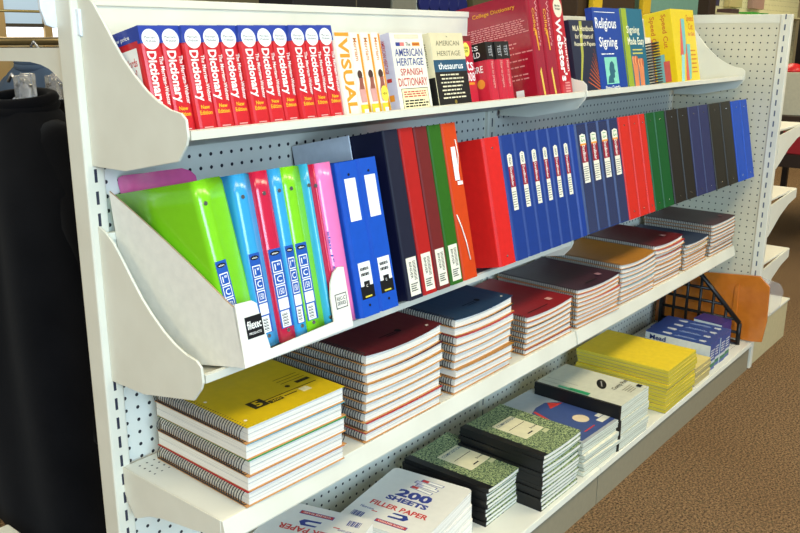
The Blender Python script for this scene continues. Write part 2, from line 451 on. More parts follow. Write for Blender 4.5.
# ---- visual dictionaries
CREAM = cover_mat((238, 230, 208)); ORA = mat((238, 150, 40), .4); YEL = mat((240, 196, 50), .4)
t = thing('reference_book', 'white book with big orange VISUAL lettering on its spine, beside red dictionaries', 'book', SH1(14.8), TR)
book_body(t, 1.55, 4.4, 6.5, CREAM)
q = MB()
q.quad((0.02, E, 6.2), X * 1.5, Z * .27, ORA); q.quad((0, E, .05), X * 1.55, Z * .3, ORA)
q.text('VISUAL', (.78, E - .004, 3.3), -Z, X, 1.1, ORA, w=5.6, bold=.03)
q.build('spine_print', t)
def make_visual(x, w, label):
    t = thing('picture_dictionary', label, 'book', SH1(x), TR, 'slim picture dictionaries'); book_body(t, w, 4.4, 6.45, CREAM); q = MB()
    q.quad((w * .72, E, .1), X * w * .2, Z * 6.25, ORA); q.quad((.03, E, .05), X * (w - .06), Z * 1.0, YEL)
    q.text('Merriam', (w * .4, E - .003, 5.2), -Z, X, w * .35, mat((214, 130, 60), .5), w=1.7)
    sk = mat((150, 84, 66), .6); br = mat((74, 44, 34), .6); pk = mat((206, 150, 140), .6)
    q.poly((w * .42, E - .004, 1.2), X, Z, [(-.3, 0), (.3, 0), (.34, .9), (.2, 1.5), (.3, 1.9), (-.25, 1.9), (-.2, 1.5), (-.36, 1.0)], pk)
    q.disc((w * .38, E - .006, 3.3), X, Z, .27, .34, br); q.poly((w * .4, E - .007, 2.2), X, Z, [(-.25, 0), (.25, 0), (.2, .85), (-.16, .85)], sk)
    q.quad((w * .3, E - .004, .4), X * w * .4, Z * .3, WINK)
    q.build('spine_print', t); return t
v0 = make_visual(16.4, 1.15, 'slim cream picture dictionary right beside the orange VISUAL spine')
dup(v0, SH1(17.6), 'slim cream picture dictionary in the middle of the row of three')
v2 = make_visual(18.8, 1.0, 'slim cream picture dictionary with yellow bubble, beside the Spanish dictionary')
q = MB(); q.disc((.5, E - .02, 1.75), X, Z, .42, .62, mat((246, 220, 70), .5)); q.text('NEW', (.5, E - .026, 1.75), X, Z, .2, INK, w=.5); q.build('bubble', v2)

# ---- face-out paperbacks
def faceout(x0, x1, h, thick, label, cat='book', name='paperback_book', y=-9.75, cm=CREAM, spine=None, yaw=0, dz=0):
    """book standing with its front cover to the aisle, spine on the left"""
    t = thing(name, label, cat, SH1(x0, y, dz), (-TILT, 0, yaw)); w = x1 - x0
    q = MB(); q.box((0, 0, 0), (w, .05, h), cm); q.box((0, thick - .05, 0), (w, thick, h), cm); q.box((-.04, 0, 0), (.03, thick, h), spine or cm); q.build('cover', t)
    q = MB(); q.box((.04, .055, .05), (w - .06, thick - .055, h - .06), PAGES_V); q.build('page_block', t)
    return t, w
NAVY = mat((44, 60, 130), .5); REDI = mat((190, 50, 44), .5)
t, w = faceout(20.9, 25.2, 6.4, 1.5, 'cream Spanish dictionary facing out beside the black thesaurus', spine=cover_mat((198, 196, 214)), yaw=R(1))
q = MB()
q.box((.6, -.014, 5.95), (w - .6, -.006, 6.25), mat((226, 196, 160), .5)); q.box((.66, -.018, 5.99), (w - .66, -.01, 6.21), mat((236, 214, 180), .5))
q.quad((.6, E, 5.35), X * .55, Z * .3, NAVY); q.quad((1.15, E, 5.35), X * .55, Z * .3, mat((224, 120, 110), .5))
q.quad((2.75, E, 5.35), X * 1.0, Z * .3, ORA); q.quad((2.75, E, 5.45), X * 1.0, Z * .1, REDI); q.text('The', (2.2, E, 5.5), X, Z, .28, INK)
q.text('AMERICAN', (w / 2, E, 4.85), X, Z, .62, NAVY, w=3.6); q.text('HERITAGE', (w / 2, E, 4.1), X, Z, .6, NAVY, w=3.5)
q.text('SPANISH', (w / 2, E, 3.3), X, Z, .56, REDI, w=2.9); q.text('DICTIONARY', (w / 2, E, 2.5), X, Z, .66, REDI, w=3.8)
q.box((.45, -.012, .25), (w - .35, -.004, 2.0), INK); q.box((.5, -.016, .3), (w - .4, -.008, 1.95), mat((240, 226, 176), .5))
lines(q, .7, w - .5, 1.25, 1.8, 3, REDI, -.022, 3); lines(q, .7, w - .5, .45, 1.1, 3, INK, -.022, 5)
q.build('cover_print', t)
q = MB(); q.text('AMERICAN HERITAGE', (-.055, .75, 4.6), -Z, -Y, .35, REDI, w=2.6); q.quad((-.05, .4, 2.6), Y * .5, Z * .3, REDI); q.quad((-.05, .4, 1.1), Y * .5, Z * .5, ORA); q.build('spine_print', t)
t, w = faceout(25.95, 30.9, 6.35, 1.4, 'black and cream paperback thesaurus with teal title band, facing out', yaw=R(2), spine=cover_mat((226, 216, 178)), cm=cover_mat((226, 212, 168)))
q = MB(); cf = mat((226, 216, 180), .6)
q.quad((.02, E, .02), X * (w - .04), Z * 3.1, BLACKP); q.quad((.02, E, 3.12), X * (w - .04), Z * 1.0, mat((38, 80, 104), .4))
q.text('The', (w / 2, E, 6.05), X, Z, .12, INK); q.text('AMERICAN', (w / 2, E, 5.5), X, Z, .42, mat((120, 110, 84), .6), w=3.5, bold=0); q.text('HERITAGE', (w / 2, E, 4.65), X, Z, .42, mat((120, 110, 84), .6), w=3.5, bold=0)
q.text('thesaurus', (w / 2, E - .006, 3.6), X, Z, .55, WINK, w=3.7)
for i in range(7): lines(q, .7 + .15 * (i % 2), w - .6, 2.75 - .32 * i, 2.95 - .32 * i, 1, cf, E - .006, i + 2, .6)
q.disc((w / 2, E - .006, .55), X, Z, .2, .2, mat((120, 104, 40), .5)); lines(q, 1.2, w - 1, .12, .28, 1, cf, E - .006, 40)
q.box((-.047, 0.02, .02), (-.04, 1.38, 2.7), BLACKP)
q.text('AMERICAN', (-.055, .7, 4.6), -Z, -Y, .4, mat((120, 110, 84), .6), w=2.0)
q.build('cover_print', t)
# ---- small red paperbacks beside the thesaurus
RED2 = cover_mat((196, 36, 54)); RDK = cover_mat((150, 26, 34))
t, w = faceout(31.0, 33.4, 6.3, .9, 'red paperback with yellow badge, mostly hidden behind the thesaurus', cm=RED2, y=-8.6, dz=-.25)
q = MB(); q.quad((0, E, 5.85), X * w, Z * .45, mat((110, 20, 28), .4)); q.disc((1.5, E - .004, 5.1), X, Z, .5, .62, mat((240, 224, 90), .5)); q.text('NEW\n2005', (1.5, E - .01, 5.1), X, Z, .5, INK, w=.6)
q.text('ets', (1.4, E, 3.7), X, Z, .9, WINK, w=1.7); q.text('1008', (1.5, E, 2.7), X, Z, .8, WINK, w=1.6); q.quad((.3, E, 2.0), X * 1.8, Z * .2, ORA)
q.build('cover_print', t)
def small_red(x, w, label, y=-9.7):
    t = thing('pocket_book', label, 'book', SH1(x, y), TR, 'small red pocket books'); book_body(t, w, 4.0, 5.5, RED2); q = MB()
    q.box((-.012, -.013, 3.95), (w + .012, .4, 5.506), BLACKP); q.add([(-.013, .3, 3.95), (-.013, 3.95, 3.95), (-.013, 3.95, 5.5), (-.013, .3, 5.5)], [(0, 1, 2, 3)], BLACKP); q.build('head_band', t)
    q = MB(); q.text('OLD', (-.02, 1.3, 4.5), -Y, Z, .5, WINK, w=1.2); q.text('SS', (-.02, 1.3, 5.1), -Y, Z, .4, WINK, w=1.0)
    q.text('GRE', (-.02, 1.2, 3.2), -Y, Z, .6, WINK, w=1.2); q.disc((-.02, 1.0, 1.9), Y, Z, .42, .42, mat((230, 150, 50), .5))
    q.text('How to prepare', (w / 2, -.02, 2.6), -Z, X, w * .45, mat((226, 150, 140), .5), w=2.4); q.text('TEST', (w / 2, -.02, 4.7), -Z, X, w * .45, mat((170, 170, 170), .5), w=1.0)
    q.build('cover_print', t); return t
s0 = small_red(33.9, 1.25, 'small red pocket book with black top band, nearest the thesaurus')
s1 = dup(s0, SH1(35.3), 'small red pocket book with black top band, second from the thesaurus')
s2 = dup(s0, SH1(36.6, -9.6), 'small red pocket book with black top band, touching the tall red volume')

# ---- tall red volumes
def tall_red(x, w, label, style):
    t = thing('hardback_dictionary', label, 'book', SH1(x, -9.6), TR, 'tall red dictionaries'); h, d = 10.2, 8.6
    rc = mat((158, 22, 42), .18, .5, 0, .8, .03) if style < 2 else cover_mat((186, 26, 38))
    book_body(t, w, d, h, rc, hard=1); q = MB(); g = mat((232, 160, 40), .4); pale = mat((220, 140, 136), .6)
    if style < 2:
        q.text("Webster's", (w * .66, E - .004, 7.2), -Z, X, w * .2, pale, w=4.4); q.text('College', (w * .33, E - .004, 7.3), -Z, X, w * .3, g, w=2.6)
        q.poly((w * .3, E, 0), X, Z, [(0, 2.6), (.25, 0.25), (.55, .25), (.3, 3.0)], mat((226, 190, 80), .4)); q.poly((w * .3, E, 0), X, Z, [(.05, 6.5), (.25, 4.6), (.45, 4.6), (.3, 6.6)], g)
    else:
        q.disc((w / 2, E, 8.75), X, Z, .85, .95, mat((226, 216, 186), .5), 28); q.text('Merriam\nWebster', (w / 2, E - .006, 8.8), X, Z, .55, INK, w=1.1)
        q.text("Webster's", (w * .4, E, 4.6), -Z, X, w * .5, WINK, w=6.2, bold=.03); q.text('American', (w * .82, E, 4.2), -Z, X, w * .2, WINK, w=3.5)
        for i in range(4): q.quad((w * .35, E, .4 + i * .28), X * w * .4, Z * .14, pale)
    q.build('spine_print', t)
    if style == 0:
        q = MB()
        rn = random.Random(4)
        def row(z, y0, y1, hh, mt):
            yy = y1
            while yy > y0: 
                s = .15 + rn.random() * .5; q.add([(-.02, yy, z), (-.02, yy - s, z), (-.02, yy - s, z + hh), (-.02, yy, z + hh)], [(0, 1, 2, 3)], mt); yy -= s + .12
        for i in range(7): row(7.7 - i * .2, .9, 7.6, .09, pale)
        for z, a, c in ((6.0, 3, 7.6), (5.55, 1.8, 7.6), (5.2, 2.2, 7.6), (4.6, .8, 5), (3.9, .8, 5), (3.3, 1.5, 5), (2.5, 1.4, 5), (2.1, 1, 5)): row(z, a, c, .12, pale)
        q.text('College Dictionary', (-.02, 4.0, 9.0), -Y, Z, .5, g, w=5)
        q.quad((-.02, 2.6, .3), -Y * .9, Z * .8, WINK); q.build('cover_print', t)
tall_red(42.3, 1.95, 'tall glossy red dictionary showing its side cover covered in pale text', 0)
tall_red(44.35, 2.2, 'tall red dictionary in the middle of three, gold lettering on spine', 1)
tall_red(46.65, 2.4, 'tall red dictionary with white round badge and big white spine lettering', 2)

# ---- books on the farther half
t, w = faceout(49.6, 54.9, 7.6, .7, 'dark handbook for research papers leaning beside the tall red dictionaries', cm=cover_mat((36, 40, 58)))
q = MB(); ow = mat((232, 220, 180), .6)
q.text('MLA Handbook', (2.9, E - .004, 6.75), X, Z, .55, ow, w=4.6); q.text('for Writers of', (2.9, E - .004, 5.95), X, Z, .5, ow, w=4.0); q.text('Research Papers', (2.9, E - .004, 5.1), X, Z, .55, ow, w=4.6)
q.poly((0, E, 0), X, Z, [(2.1, 7.5), (2.7, 7.5), (2.3, 4.0), (1.0, 0.4), (.7, .4), (1.8, 4.0)], mat((170, 168, 70), .5))
for i in range(9): q.poly((0, E - .002, 0), X, Z, [(5.2, .2 + i * .33), (5.2, .36 + i * .33), (2.6 + i * .27, 1.3 + i * .42), (2.6 + i * .27, 1.22 + i * .42)], mat((206, 92, 44), .5))
q.quad((.1, E, .1), X * 4.9, Z * .2, mat((60, 30, 24), .5)); q.build('cover_print', t)
t, w = faceout(55.0, 61.6, 9.0, .8, 'blue sign language book with teal portrait square, facing out', cm=cover_mat((24, 66, 148)))
q = MB()
q.text('Religious', (2.9, E, 7.2), X, Z, 1.5, WINK, w=5.0); q.text('Signing', (3.0, E, 5.2), X, Z, 1.4, WINK, w=4.4)
lines(q, 1.0, 5.0, 3.95, 4.15, 1, WINK, E, 2); tl = mat((130, 206, 178), .5)
q.quad((1.5, E, .8), X * 3.0, Z * 2.9, tl); q.poly((3.0, E - .006, .9), X, Z, [(-1.2, 0), (-.9, .7), (-.5, .9), (-.6, 1.5), (-.3, 2.2), (.3, 2.4), (.7, 2.0), (.7, 1.5), (.9, 1.2), (.6, 1.1), (.6, .6), (.2, .5), (.3, 0)], mat((40, 96, 110), .5))
q.text('Elaine Costello', (2.9, E, .42), X, Z, .4, WINK, w=3.6); q.quad((.4, E, 8.5), X * 5, Z * .06, WINK); q.build('cover_print', t)
t, w = faceout(62.0, 67.6, 9.1, 1.5, 'teal sign language book with green strip and raised orange fists', cm=cover_mat((30, 104, 124)), spine=cover_mat((40, 100, 150)))
q = MB(); gr = mat((150, 168, 44), .45); sk = mat((216, 128, 80), .55); pw = mat((240, 236, 200), .5)
q.quad((0, E, .02), X * 1.35, Z * 9.05, gr); q.box((-.05, .02, .02), (-.042, .6, 9.05), gr)
q.text('Signing', (2.6, E - .004, 6.6), X, Z, 1.1, pw, w=3.4); q.text('Made Easy', (3.1, E - .004, 5.3), X, Z, 1.1, pw, w=4.4)
for i in range(2): q.quad((1.9, E - .004, 4.35 - i * .4), X * 2.7, Z * .16, mat((206, 190, 90), .5))
for x0, z0 in ((2.1, 3.3), (3.6, 3.0)):
    q.poly((x0, E - .005, 0), X, Z, [(-.5, .05), (.65, .05), (.75, 1.6), (.85, z0 - .6), (.8, z0), (.3, z0 + .3), (-.3, z0 + .15), (-.55, z0 - .3), (-.45, 1.6)], sk)
    for k in range(4): q.disc((x0 - .3 + k * .32, E - .012 - k * .001, z0 - .05), X, Z, .3, .5, mat((190, 98, 58), .55) if k % 2 else mat((232, 152, 102), .55), 14)
q.poly((0, E - .006, 0), X, Z, [(2.75, .05), (3.1, .05), (3.0, 2.0), (2.85, 2.0)], mat((40, 110, 140), .5)); q.build('cover_print', t)
q = MB(); q.text('Signing Made Easy', (-.056, 1.05, 4.6), -Z, -Y, .5, pw, w=6); q.build('spine_print', t)
# spiral book
def rings(q, x, y, z0, z1, n, rad, axis, wire=.05, mt=WIRE, seg=10):
    for i in range(n):
        c = z0 + (z1 - z0) * (i + .5) / n
        pts = []
        for k in range(seg):
            a = 2 * math.pi * k / seg
            pts.append((x + rad * math.cos(a), y + rad * math.sin(a), c + .06 * math.cos(a)) if axis == 'z' else (x + rad * math.cos(a), c + .06 * math.cos(a), y + rad * math.sin(a)))
        q.tube(pts, wire, mt, 4, closed=True)
t = thing('spiral_book', 'small spiral-bound book with red cover between teal book and yellow box', 'book', SH1(69.2, -9.2), TR)
q = MB(); q.box((-.25, .3, 0), (-.1, 4.2, 5.6), RED2); q.box((2.2, .3, 0), (2.35, 4.2, 5.6), RED2); q.build('cover', t)
q = MB(); q.box((-.08, .35, .05), (2.18, 4.1, 5.9), PAGES_V); q.build('page_block', t)
q = MB(); rings(q, 1.05, .35, .2, 5.2, 15, 1.3, 'z', .1, mat((60, 60, 58), .35, .5, .6)); q.build('spiral', t)
# yellow box
t = thing('card_box', 'bright yellow boxed speed card set at the far end of top shelf', 'box', SH1(76.3, -9.75), (-TILT, 0, R(0)))
yb = cover_mat((236, 206, 30)); w = 7.6
q = MB(); q.box((0, 0, 0), (w, 3.6, 9.4), yb); q.build('carton', t, bevel=.06)
q = MB(); oo = mat((206, 110, 40), .5); rd = mat((214, 98, 84), .5); te = mat((120, 186, 180), .5)
q.text('Speed\nCut', (w - 1.6, E, 7.8), X, Z, 1.9, oo, w=2.4); q.text('for Girls', (w - 1.5, E, 6.3), X, Z, .5, rd, w=2.2)
for ox, oz in ((2.6, 3.6), (3.7, .4)):
    q.poly((ox, E, oz), X, Z, [(-.9, 0), (.2, 4.6), (.4, 4.6), (.2, 0)], rd); q.poly((ox, E - .003, oz), X, Z, [(.2, 0), (.4, 4.6), (1.5, 4.6), (1.3, 1.8), (.9, .2)], te)
q.poly((1.2, E - .004, .3), X, Z, [(0, 0), (1.0, 0), (1.9, 3.3), (.9, 3.4)], mat((150, 208, 200), .5)); lines(q, 5.2, 7.2, 1.2, 4.5, 6, oo, E, 6, .3)
q.build('front_print', t)
q = MB(); q.text('Speed Cut', (-.012, 1.1, 6.8), -Z, -Y, .8, oo, w=4.2); q.text('Speed Cut', (-.012, 2.6, 6.8), -Z, -Y, .8, oo, w=4.2); q.quad((-.012, 2.6, .5), -Y * 1.2, Z * 3.5, te); q.quad((-.014, 1.6, .5), -Y * .8, Z * 2.6, rd); q.build('side_print', t)

# ================================================================== file tray and binders
BZ0, BY0 = 30.17, -12.6
def by(x): return BY0 - max(0, x - 50) / 50 * 1.1
t = thing('file_tray', 'white cardboard file tray with sloping side holding bright poly binders', 'file tray', (1.75, BY0, BZ0), TR)
def bil(x, y, z, fl=1.2): return (x - fl * (y / 10.6) * (z / 10.5), y, z)
WC = mat((230, 225, 210), .6, .3)
def wall(x, prof, th, fl):
    q = MB(); nz = 6; cols = prof
    for dx in (0, th):
        vs = [bil(x + dx, y, z0 + (z1 - z0) * k / nz, fl) for y, z0, z1 in cols for k in range(nz + 1)]
        fs = [(i * (nz + 1) + k, i * (nz + 1) + k + 1, (i + 1) * (nz + 1) + k + 1, (i + 1) * (nz + 1) + k) for i in range(len(cols) - 1) for k in range(nz)]
        q.add(vs, fs if dx else [f[::-1] for f in fs], WC)
    rim = [(y, z1) for y, z0, z1 in cols]
    for (ya, za), (yb, zb) in zip(rim[:-1], rim[1:]):
        q.add([bil(x, ya, za, fl), bil(x + th, ya, za, fl), bil(x + th, yb, zb, fl), bil(x, yb, zb, fl)], [(0, 1, 2, 3)], mat((170, 140, 108), .8))
    return q.build('side_wall', t)
wall(0, [(0, -.35, 3.6), (.6, -.3, 4.05)] + [(.6 + 8.72 * i / 8, -.3, 4.05 + 7.88 * i / 8) for i in range(1, 9)] + [(9.8, 0, 9.6), (10.36, .2, 7.0), (11.0, 1.0, 4.0)], .12, 1.2)
q = MB()
q.prism([(0, -.35), (10.1, -.2), (10.1, 4.1), (9.55, 4.2), (9.0, 3.9), (8.55, 3.2), (8.35, 2.2), (8.3, .55), (2.3, .3), (1.9, 2.8), (1.8, 3.45), (1.45, 3.7), (.1, 3.75)], 'y', -.1, .02, WC); q.build('front_panel', t)
wall(10.1, [(0, -.2, 4.1), (4, 0, 6.0), (7, .2, 6.5), (9.5, .4, 6.4)], .08, .3)
q = MB(); q.box((.05, 0, -.3), (10.1, 10.2, -.12), WC); q.build('floor_panel', t)
q = MB(); q.box((.62, -.125, 1.35), (2.0, -.105, 2.75), BLACKP)
q.text('filexec', (1.3, -.132, 2.2), X, Z, .55, WINK, w=1.15, bold=.02); q.text('PRODUCTS', (1.3, -.132, 1.65), X, Z, .16, WINK, w=1.0)
q.build('maker_logo', t)
q = MB(); q.box((8.75, -.115, 1.3), (9.9, -.105, 2.35), INK); q.box((8.81, -.12, 1.36), (9.84, -.11, 2.29), WC); q.text('REC-C\nSERIES', (9.32, -.128, 1.83), X, Z, .6, INK, w=.85); q.build('panel_mark', t)

LB = mat((32, 84, 168), .4)
def poly_binder(x, w, col, label, flare=0.0, d=10.3, h=11.6, y=None, front=True, lab=True, wide=.62, lean=0):
    """soft poly binder: bent shell, corner rounded at the head, rivets on the spine"""
    sb = 1.5 * max(0, 1 - x / 11.0); w *= 1 + sb / 39
    t = thing('poly_binder', label, 'binder', (-30.6 + (x + 30.6) * (1 + sb / 39), by(x) + .2 + sb, BZ0 + .05 - sb * .2126), (-TILT, R(lean), 0), 'bright poly binders in the white tray')
    cm = mat(col, .22, .5, 0, .4, .02); q = MB(); th = .07
    s = w * wide
    prof = [(0, d, 0), (0, d * .5, 0), (0, .5, 0), (.04, .2, 0), (.2, 0.0, 0), (s * .6, -.03, 0), (s, 0, 0), (s + .12, .08, .0), (w * .9, .16, .08), (w - .05, .22, .35), (w, .5, .6), (w, d * .5, .6), (w, d, .7)]
    def fl(p, z): return (p[0] - flare * max(0, p[1]) / d * z / h, p[1], z)
    nz = 8
    outer = [[fl(p, (h - p[2]) * k / nz) for p in prof] for k in range(nz + 1)]
    inn = [(p[0] + (th if p[0] < w * .5 else -th if p[0] > w * .8 else 0), p[1] + (th if .05 < p[0] < w * .97 else 0), p[2]) for p in prof]
    inner = [[fl(p, (h - p[2]) * k / nz) for p in inn] for k in range(nz + 1)]
    n = len(prof)
    vs = [v for r in outer for v in r] + [v for r in inner for v in r]; N = n * (nz + 1); fs = []
    for k in range(nz):
        for i in range(n - 1):
            a = k * n + i; fs.append((a, a + 1, a + n + 1, a + n)); a += N; fs.append((a + n, a + n + 1, a + 1, a))
    for i in range(n - 1):
        a = nz * n + i; fs.append((a, a + 1, a + 1 + N, a + N)); fs.append((i + N, i + 1 + N, i + 1, i))
    for k in range(nz):
        a = k * n; fs.append((a, a + n, a + n + N, a + N)); a += n - 1; fs.append((a + N, a + n + N, a + n, a))
    q.add(vs, fs, cm, True); shell = q.build('shell', t, weld=False)
    for z in (h - 1.5, .75):
        q = MB(); rr = .14
        q.tube([(s * .55, -.02, z), (s * .55, -.08, z)], rr, CHROME, 12); q.build('rivet', shell)
    if lab:
        q = MB(); x0, x1 = .12, s * 1.0; y = -.05; lw = x1 - x0
        q.quad((x0, y, .95), X * lw, Z * 5.4, LB)
        q.disc(((x0 + x1) / 2, y - .005, 6.05), X, Z, lw * .4, .15, BLACKP, 16); q.text('elan', ((x0 + x1) / 2, y - .01, 6.05), X, Z, .12, WINK, w=lw * .5)
        for i, tx in enumerate(('1"', 'C', '150')):
            z = 4.75 - i * .85; q.quad((x0 + lw * .12, y - .005, z), X * lw * .76, Z * .78, WINK); q.quad((x0 + lw * .18, y - .008, z + .07), X * lw * .64, Z * .64, LB); q.text(tx, ((x0 + x1) / 2, y - .012, z + .39), X, Z, .42, WINK, w=lw * .42)
        q.quad((x0 + lw * .1, y - .005, 2.2), X * lw * .8, Z * .75, WINK); q.quad((x0 + lw * .12, y - .005, 1.0), X * lw * .7, Z * 1.1, WINK)
        for i in range(9): q.quad((x0 + lw * .2, y - .009, 1.1 + i * .1), X * lw * .45, Z * (.03 + .03 * (i % 2)), INK)
        q.build('spine_label', shell)
    return t
PG, PBL, PR, PP = (128, 206, 28), (52, 158, 212), (202, 28, 62), (232, 112, 176)
poly_binder(1.4, 2.4, PG, 'lime green poly binder at the left of the tray, its large side cover showing', flare=.2, wide=.4, d=8.8, lean=-4.3)
poly_binder(3.7, 1.7, PBL, 'sky blue poly binder between the big lime one and the red one', d=8.9, lean=-.5, wide=.58)
poly_binder(5.3, 1.5, PR, 'cherry red poly binder in the white tray, full label showing', d=9, lean=0, wide=.8)
poly_binder(6.75, 1.0, PBL, 'sky blue poly binder right of the cherry red one in the tray', wide=.85, d=9, lean=.5)
poly_binder(7.7, 2.05, PG, 'second lime green poly binder, right of the centre of the tray', wide=.55, d=9.1, lean=.5)
poly_binder(9.77, .68, (58, 168, 200), 'teal blue poly binder beside the second lime green one', lab=False, d=9.2, lean=.5)
poly_binder(10.45, .55, PR, 'thin cherry red poly binder squeezed beside the pink one at tray end', lab=False, h=11.5, d=9.2, lean=.5)
pb = poly_binder(11.02, 1.75, (232, 120, 178), 'pale pink poly binder at the right end of the tray', lab=False, wide=.8, h=11.5, d=9.2, lean=.3)
q = MB(); q.text('elan 1" C', (.12, -.06, 5.2), -Z, X, .25, LB, w=3); q.build('spine_label', pb)
for ch in list(pb.children_recursive):
    if ch.name.startswith('rivet'): bpy.data.objects.remove(ch)
t = thing('poly_folder', 'pink translucent poly folder standing behind the big lime green binder', 'folder', (2.75, BY0 + 1.55, BZ0 - .2), (-TILT, R(-4.3), 0))
q = MB(); cm = mat((222, 96, 168), .3, .5, 0, .3)
top = [(.4, 11.9), (.8, 12.25), (1.6, 12.5), (4, 12.6), (6, 12.65), (8.2, 12.75), (8.8, 12.65), (9.0, 12.3)]
for dx in (.14, .2):
    vs = [(dx - .2 * y / 8.8 * z / 11.6, y - .3, z) for y, zt in top for z in (3, 7, zt)]
    q.add(vs, [(3 * i + k, 3 * i + k + 1, 3 * i + k + 4, 3 * i + k + 3) for i in range(len(top) - 1) for k in (0, 1)], cm, True)
q.build('cover', t, weld=False)
def vinyl_binder(x, w, h, col, label, d=10.3, y=None, name='ring_binder', rivet=CHROME, spinecol=None, lab=None, dz=0, group=None, ridge=False, rough=.38, rot=0, side=None):
    """ring binder: two stiff covers and a spine joined by hinge grooves"""
    t = thing(name, label, 'binder', (x, by(x) if y is None else y, BZ0 + dz), (-TILT, rot, 0), group)
    cm = mat(col, rough + .1, .3, 0, 0, .04); sm_ = mat(spinecol, rough + .05, .35, 0, .05, .04) if spinecol else cm
    g = .1
    for xa in (0, w - .13):
        q = MB(); q.box((xa, .22, 0), (xa + .13, d, h), cm); q.build('cover', t, bevel=.03)
    q = MB()
    if ridge: q.prism([(g * 2.2, .06), (g * 2.6, 0), (w - g * 1.1, 0), (w - g * .6, .1), (w - .02, .3), (w - .02, .4), (.02, .4), (.02, .2), (g, .22)], 'z', 0, h, sm_)
    else: q.prism([(0.0, .34), (.03, .12), (.12, 0), (w - .12, 0), (w - .03, .12), (w, .34), (w - .02, .36), (.02, .36)], 'z', .0, h, sm_)
    sp_ = q.build('spine', t)
    for z in (h - .95, .8):
        if rivet is None: continue
        q = MB(); q.tube([(w / 2, 0.0, z), (w / 2, -.045, z)], .1, rivet, 10); q.build('rivet', sp_)
    q = MB(); y = -.012
    if lab == 'blue':
        q.quad((w * .25, y, h * .62), X * w * .55, Z * 3.1, WINK); q.build('title_label', sp_); q = MB()
        q.quad((w * .22, y, 2.1), X * w * .62, Z * 1.9, WINK); lines(q, w * .3, w * .75, 2.9, 3.7, 2, INK, y - .004, 3); q.quad((w * .18, y - .003, 1.3), X * w * .68, Z * .95, BLACKP); q.quad((w * .38, y - .004, 2.1), X * w * .3, Z * .5, BLACKP); q.text('C', (w * .52, y - .01, 2.25), X, Z, .2, WINK); q.quad((w * .35, y - .008, 1.4), X * w * .35, Z * .12, mat((220, 200, 70), .5))
    elif lab == 'tag':
        q.box((w * .16, y, .3), (w * .84, y + .03, 3.3), mat((234, 228, 206), .6)); lines(q, w * .25, w * .75, .6, 1.3, 4, INK, y - .005, 4)
        for i in range(14): q.quad((w * .55, y - .005, 1.5 + i * .11), X * w * .2, Z * .05, INK)
        q.text('BINDER', (w * .4, y - .005, 2.3), -Z, X, w * .16, INK, w=1.3)
    elif lab == 'dura' or lab == 'dura2':
        z0 = 4.6 if lab == 'dura' else 5.3; tp = 9.8 if lab == 'dura' else 10.4; cr = mat((238, 232, 208), .5); mr = mat((150, 26, 44), .45); a, bb = (w * .36, w * .72) if lab == 'dura' else (w * .28, w * .8)
        if lab == 'dura2': q.quad((w * .1, y + .003, .15), X * w * .8, Z * (h - .3), mat((46, 56, 92), .15, .5, 0, .6))
        q.poly((0, y, 0), X, Z, [(a, z0), (bb, z0), (bb, tp - .15), ((a + bb) / 2, tp), (a, tp - .15)], cr)
        q.quad((a - .04, y - .004, z0 + 2.1), X * (bb - a + .08), Z * 1.9, mr); q.text('DuraBinder', ((a + bb) / 2, y - .01, z0 + 3.05), -Z, X, (bb - a) * .5, WINK, w=1.7)
        if lab == 'dura2': q.quad((a - .04, y - .005, z0 + 3.9), X * (bb - a + .08), Z * .18, ORA); q.text('1.5', ((a + bb) / 2, y - .01, tp - .55), -Z, X, (bb - a) * .6, mat((70, 150, 80), .5), w=.6)
        else: q.text('1 INCH', ((a + bb) / 2, y - .01, tp - .6), -Z, X, (bb - a) * .5, INK, w=.8)
        lines(q, a + .06, bb - .06, z0 + .2, z0 + 1.8, 7, INK, y - .006, 8, .3)
    if lab: q.build('spine_label', sp_)
    return t
t = thing('grey_folder', 'plain light grey board folder standing behind the two royal blue binders', 'folder', (18.38, -12.6, BZ0), TR)
q = MB(); q.prism([(3.4, 0), (9.9, 0), (9.9, 13.3), (3.4, 13.35)], 'x', -.12, .0, mat((214, 218, 222), .6)); q.build('board', t)
RB = (18, 78, 178)
vinyl_binder(12.95, 2.1, 11.4, RB, 'royal blue binder with white spine labels, touching the white tray', lab='blue', rivet=BLACKP, ridge=True, group='royal blue binders')
vinyl_binder(15.1, 2.15, 11.45, RB, 'royal blue binder with white spine labels, beside the big navy one', lab='blue', rivet=BLACKP, ridge=True, group='royal blue binders')
vinyl_binder(18.5, 1.8, 13.25, (16, 18, 46), 'large navy binder with price tag low on its spine', lab='tag', rivet=None, spinecol=(30, 32, 48), rough=.3)
vinyl_binder(20.4, 1.75, 13.25, (176, 30, 26), 'tall bright red binder with price tag, next to the big navy one', lab='tag', rivet=None, rough=.3)
vinyl_binder(22.25, 1.7, 13.2, (108, 24, 34), 'tall maroon binder with price tag between red and green ones', lab='tag', rivet=None, spinecol=(112, 34, 32), rough=.3)
vinyl_binder(24.05, 1.75, 13.2, (44, 98, 22), 'tall leaf green binder with price tag', lab='tag', rivet=None, rough=.3)
ob = vinyl_binder(25.9, 2.0, 13.2, (206, 66, 18), 'tall orange binder with white string tag hanging on its spine', rivet=None, rough=.3)
q = MB(); q.box((.75, -.05, 8.4), (1.35, -.03, 11.2), WINK); q.build('string_tag', ob)
q = MB(); q.tube([(1.5, -.06, 11.8), (1.55, -.1, 10.5), (1.3, -.06, 9.2), (1.35, -.06, 8.2)], .05, WINK, 5); q.box((1.0, -.07, 8.0), (1.7, -.04, 8.3), WINK); q.build('string', ob); q = MB(); q.tube([(.2, -.06, 5.6), (.6, -.08, 4.5), (.95, -.08, 3.2), (1.2, -.06, 1.6)], .06, WINK, 5); q.build('string', ob)
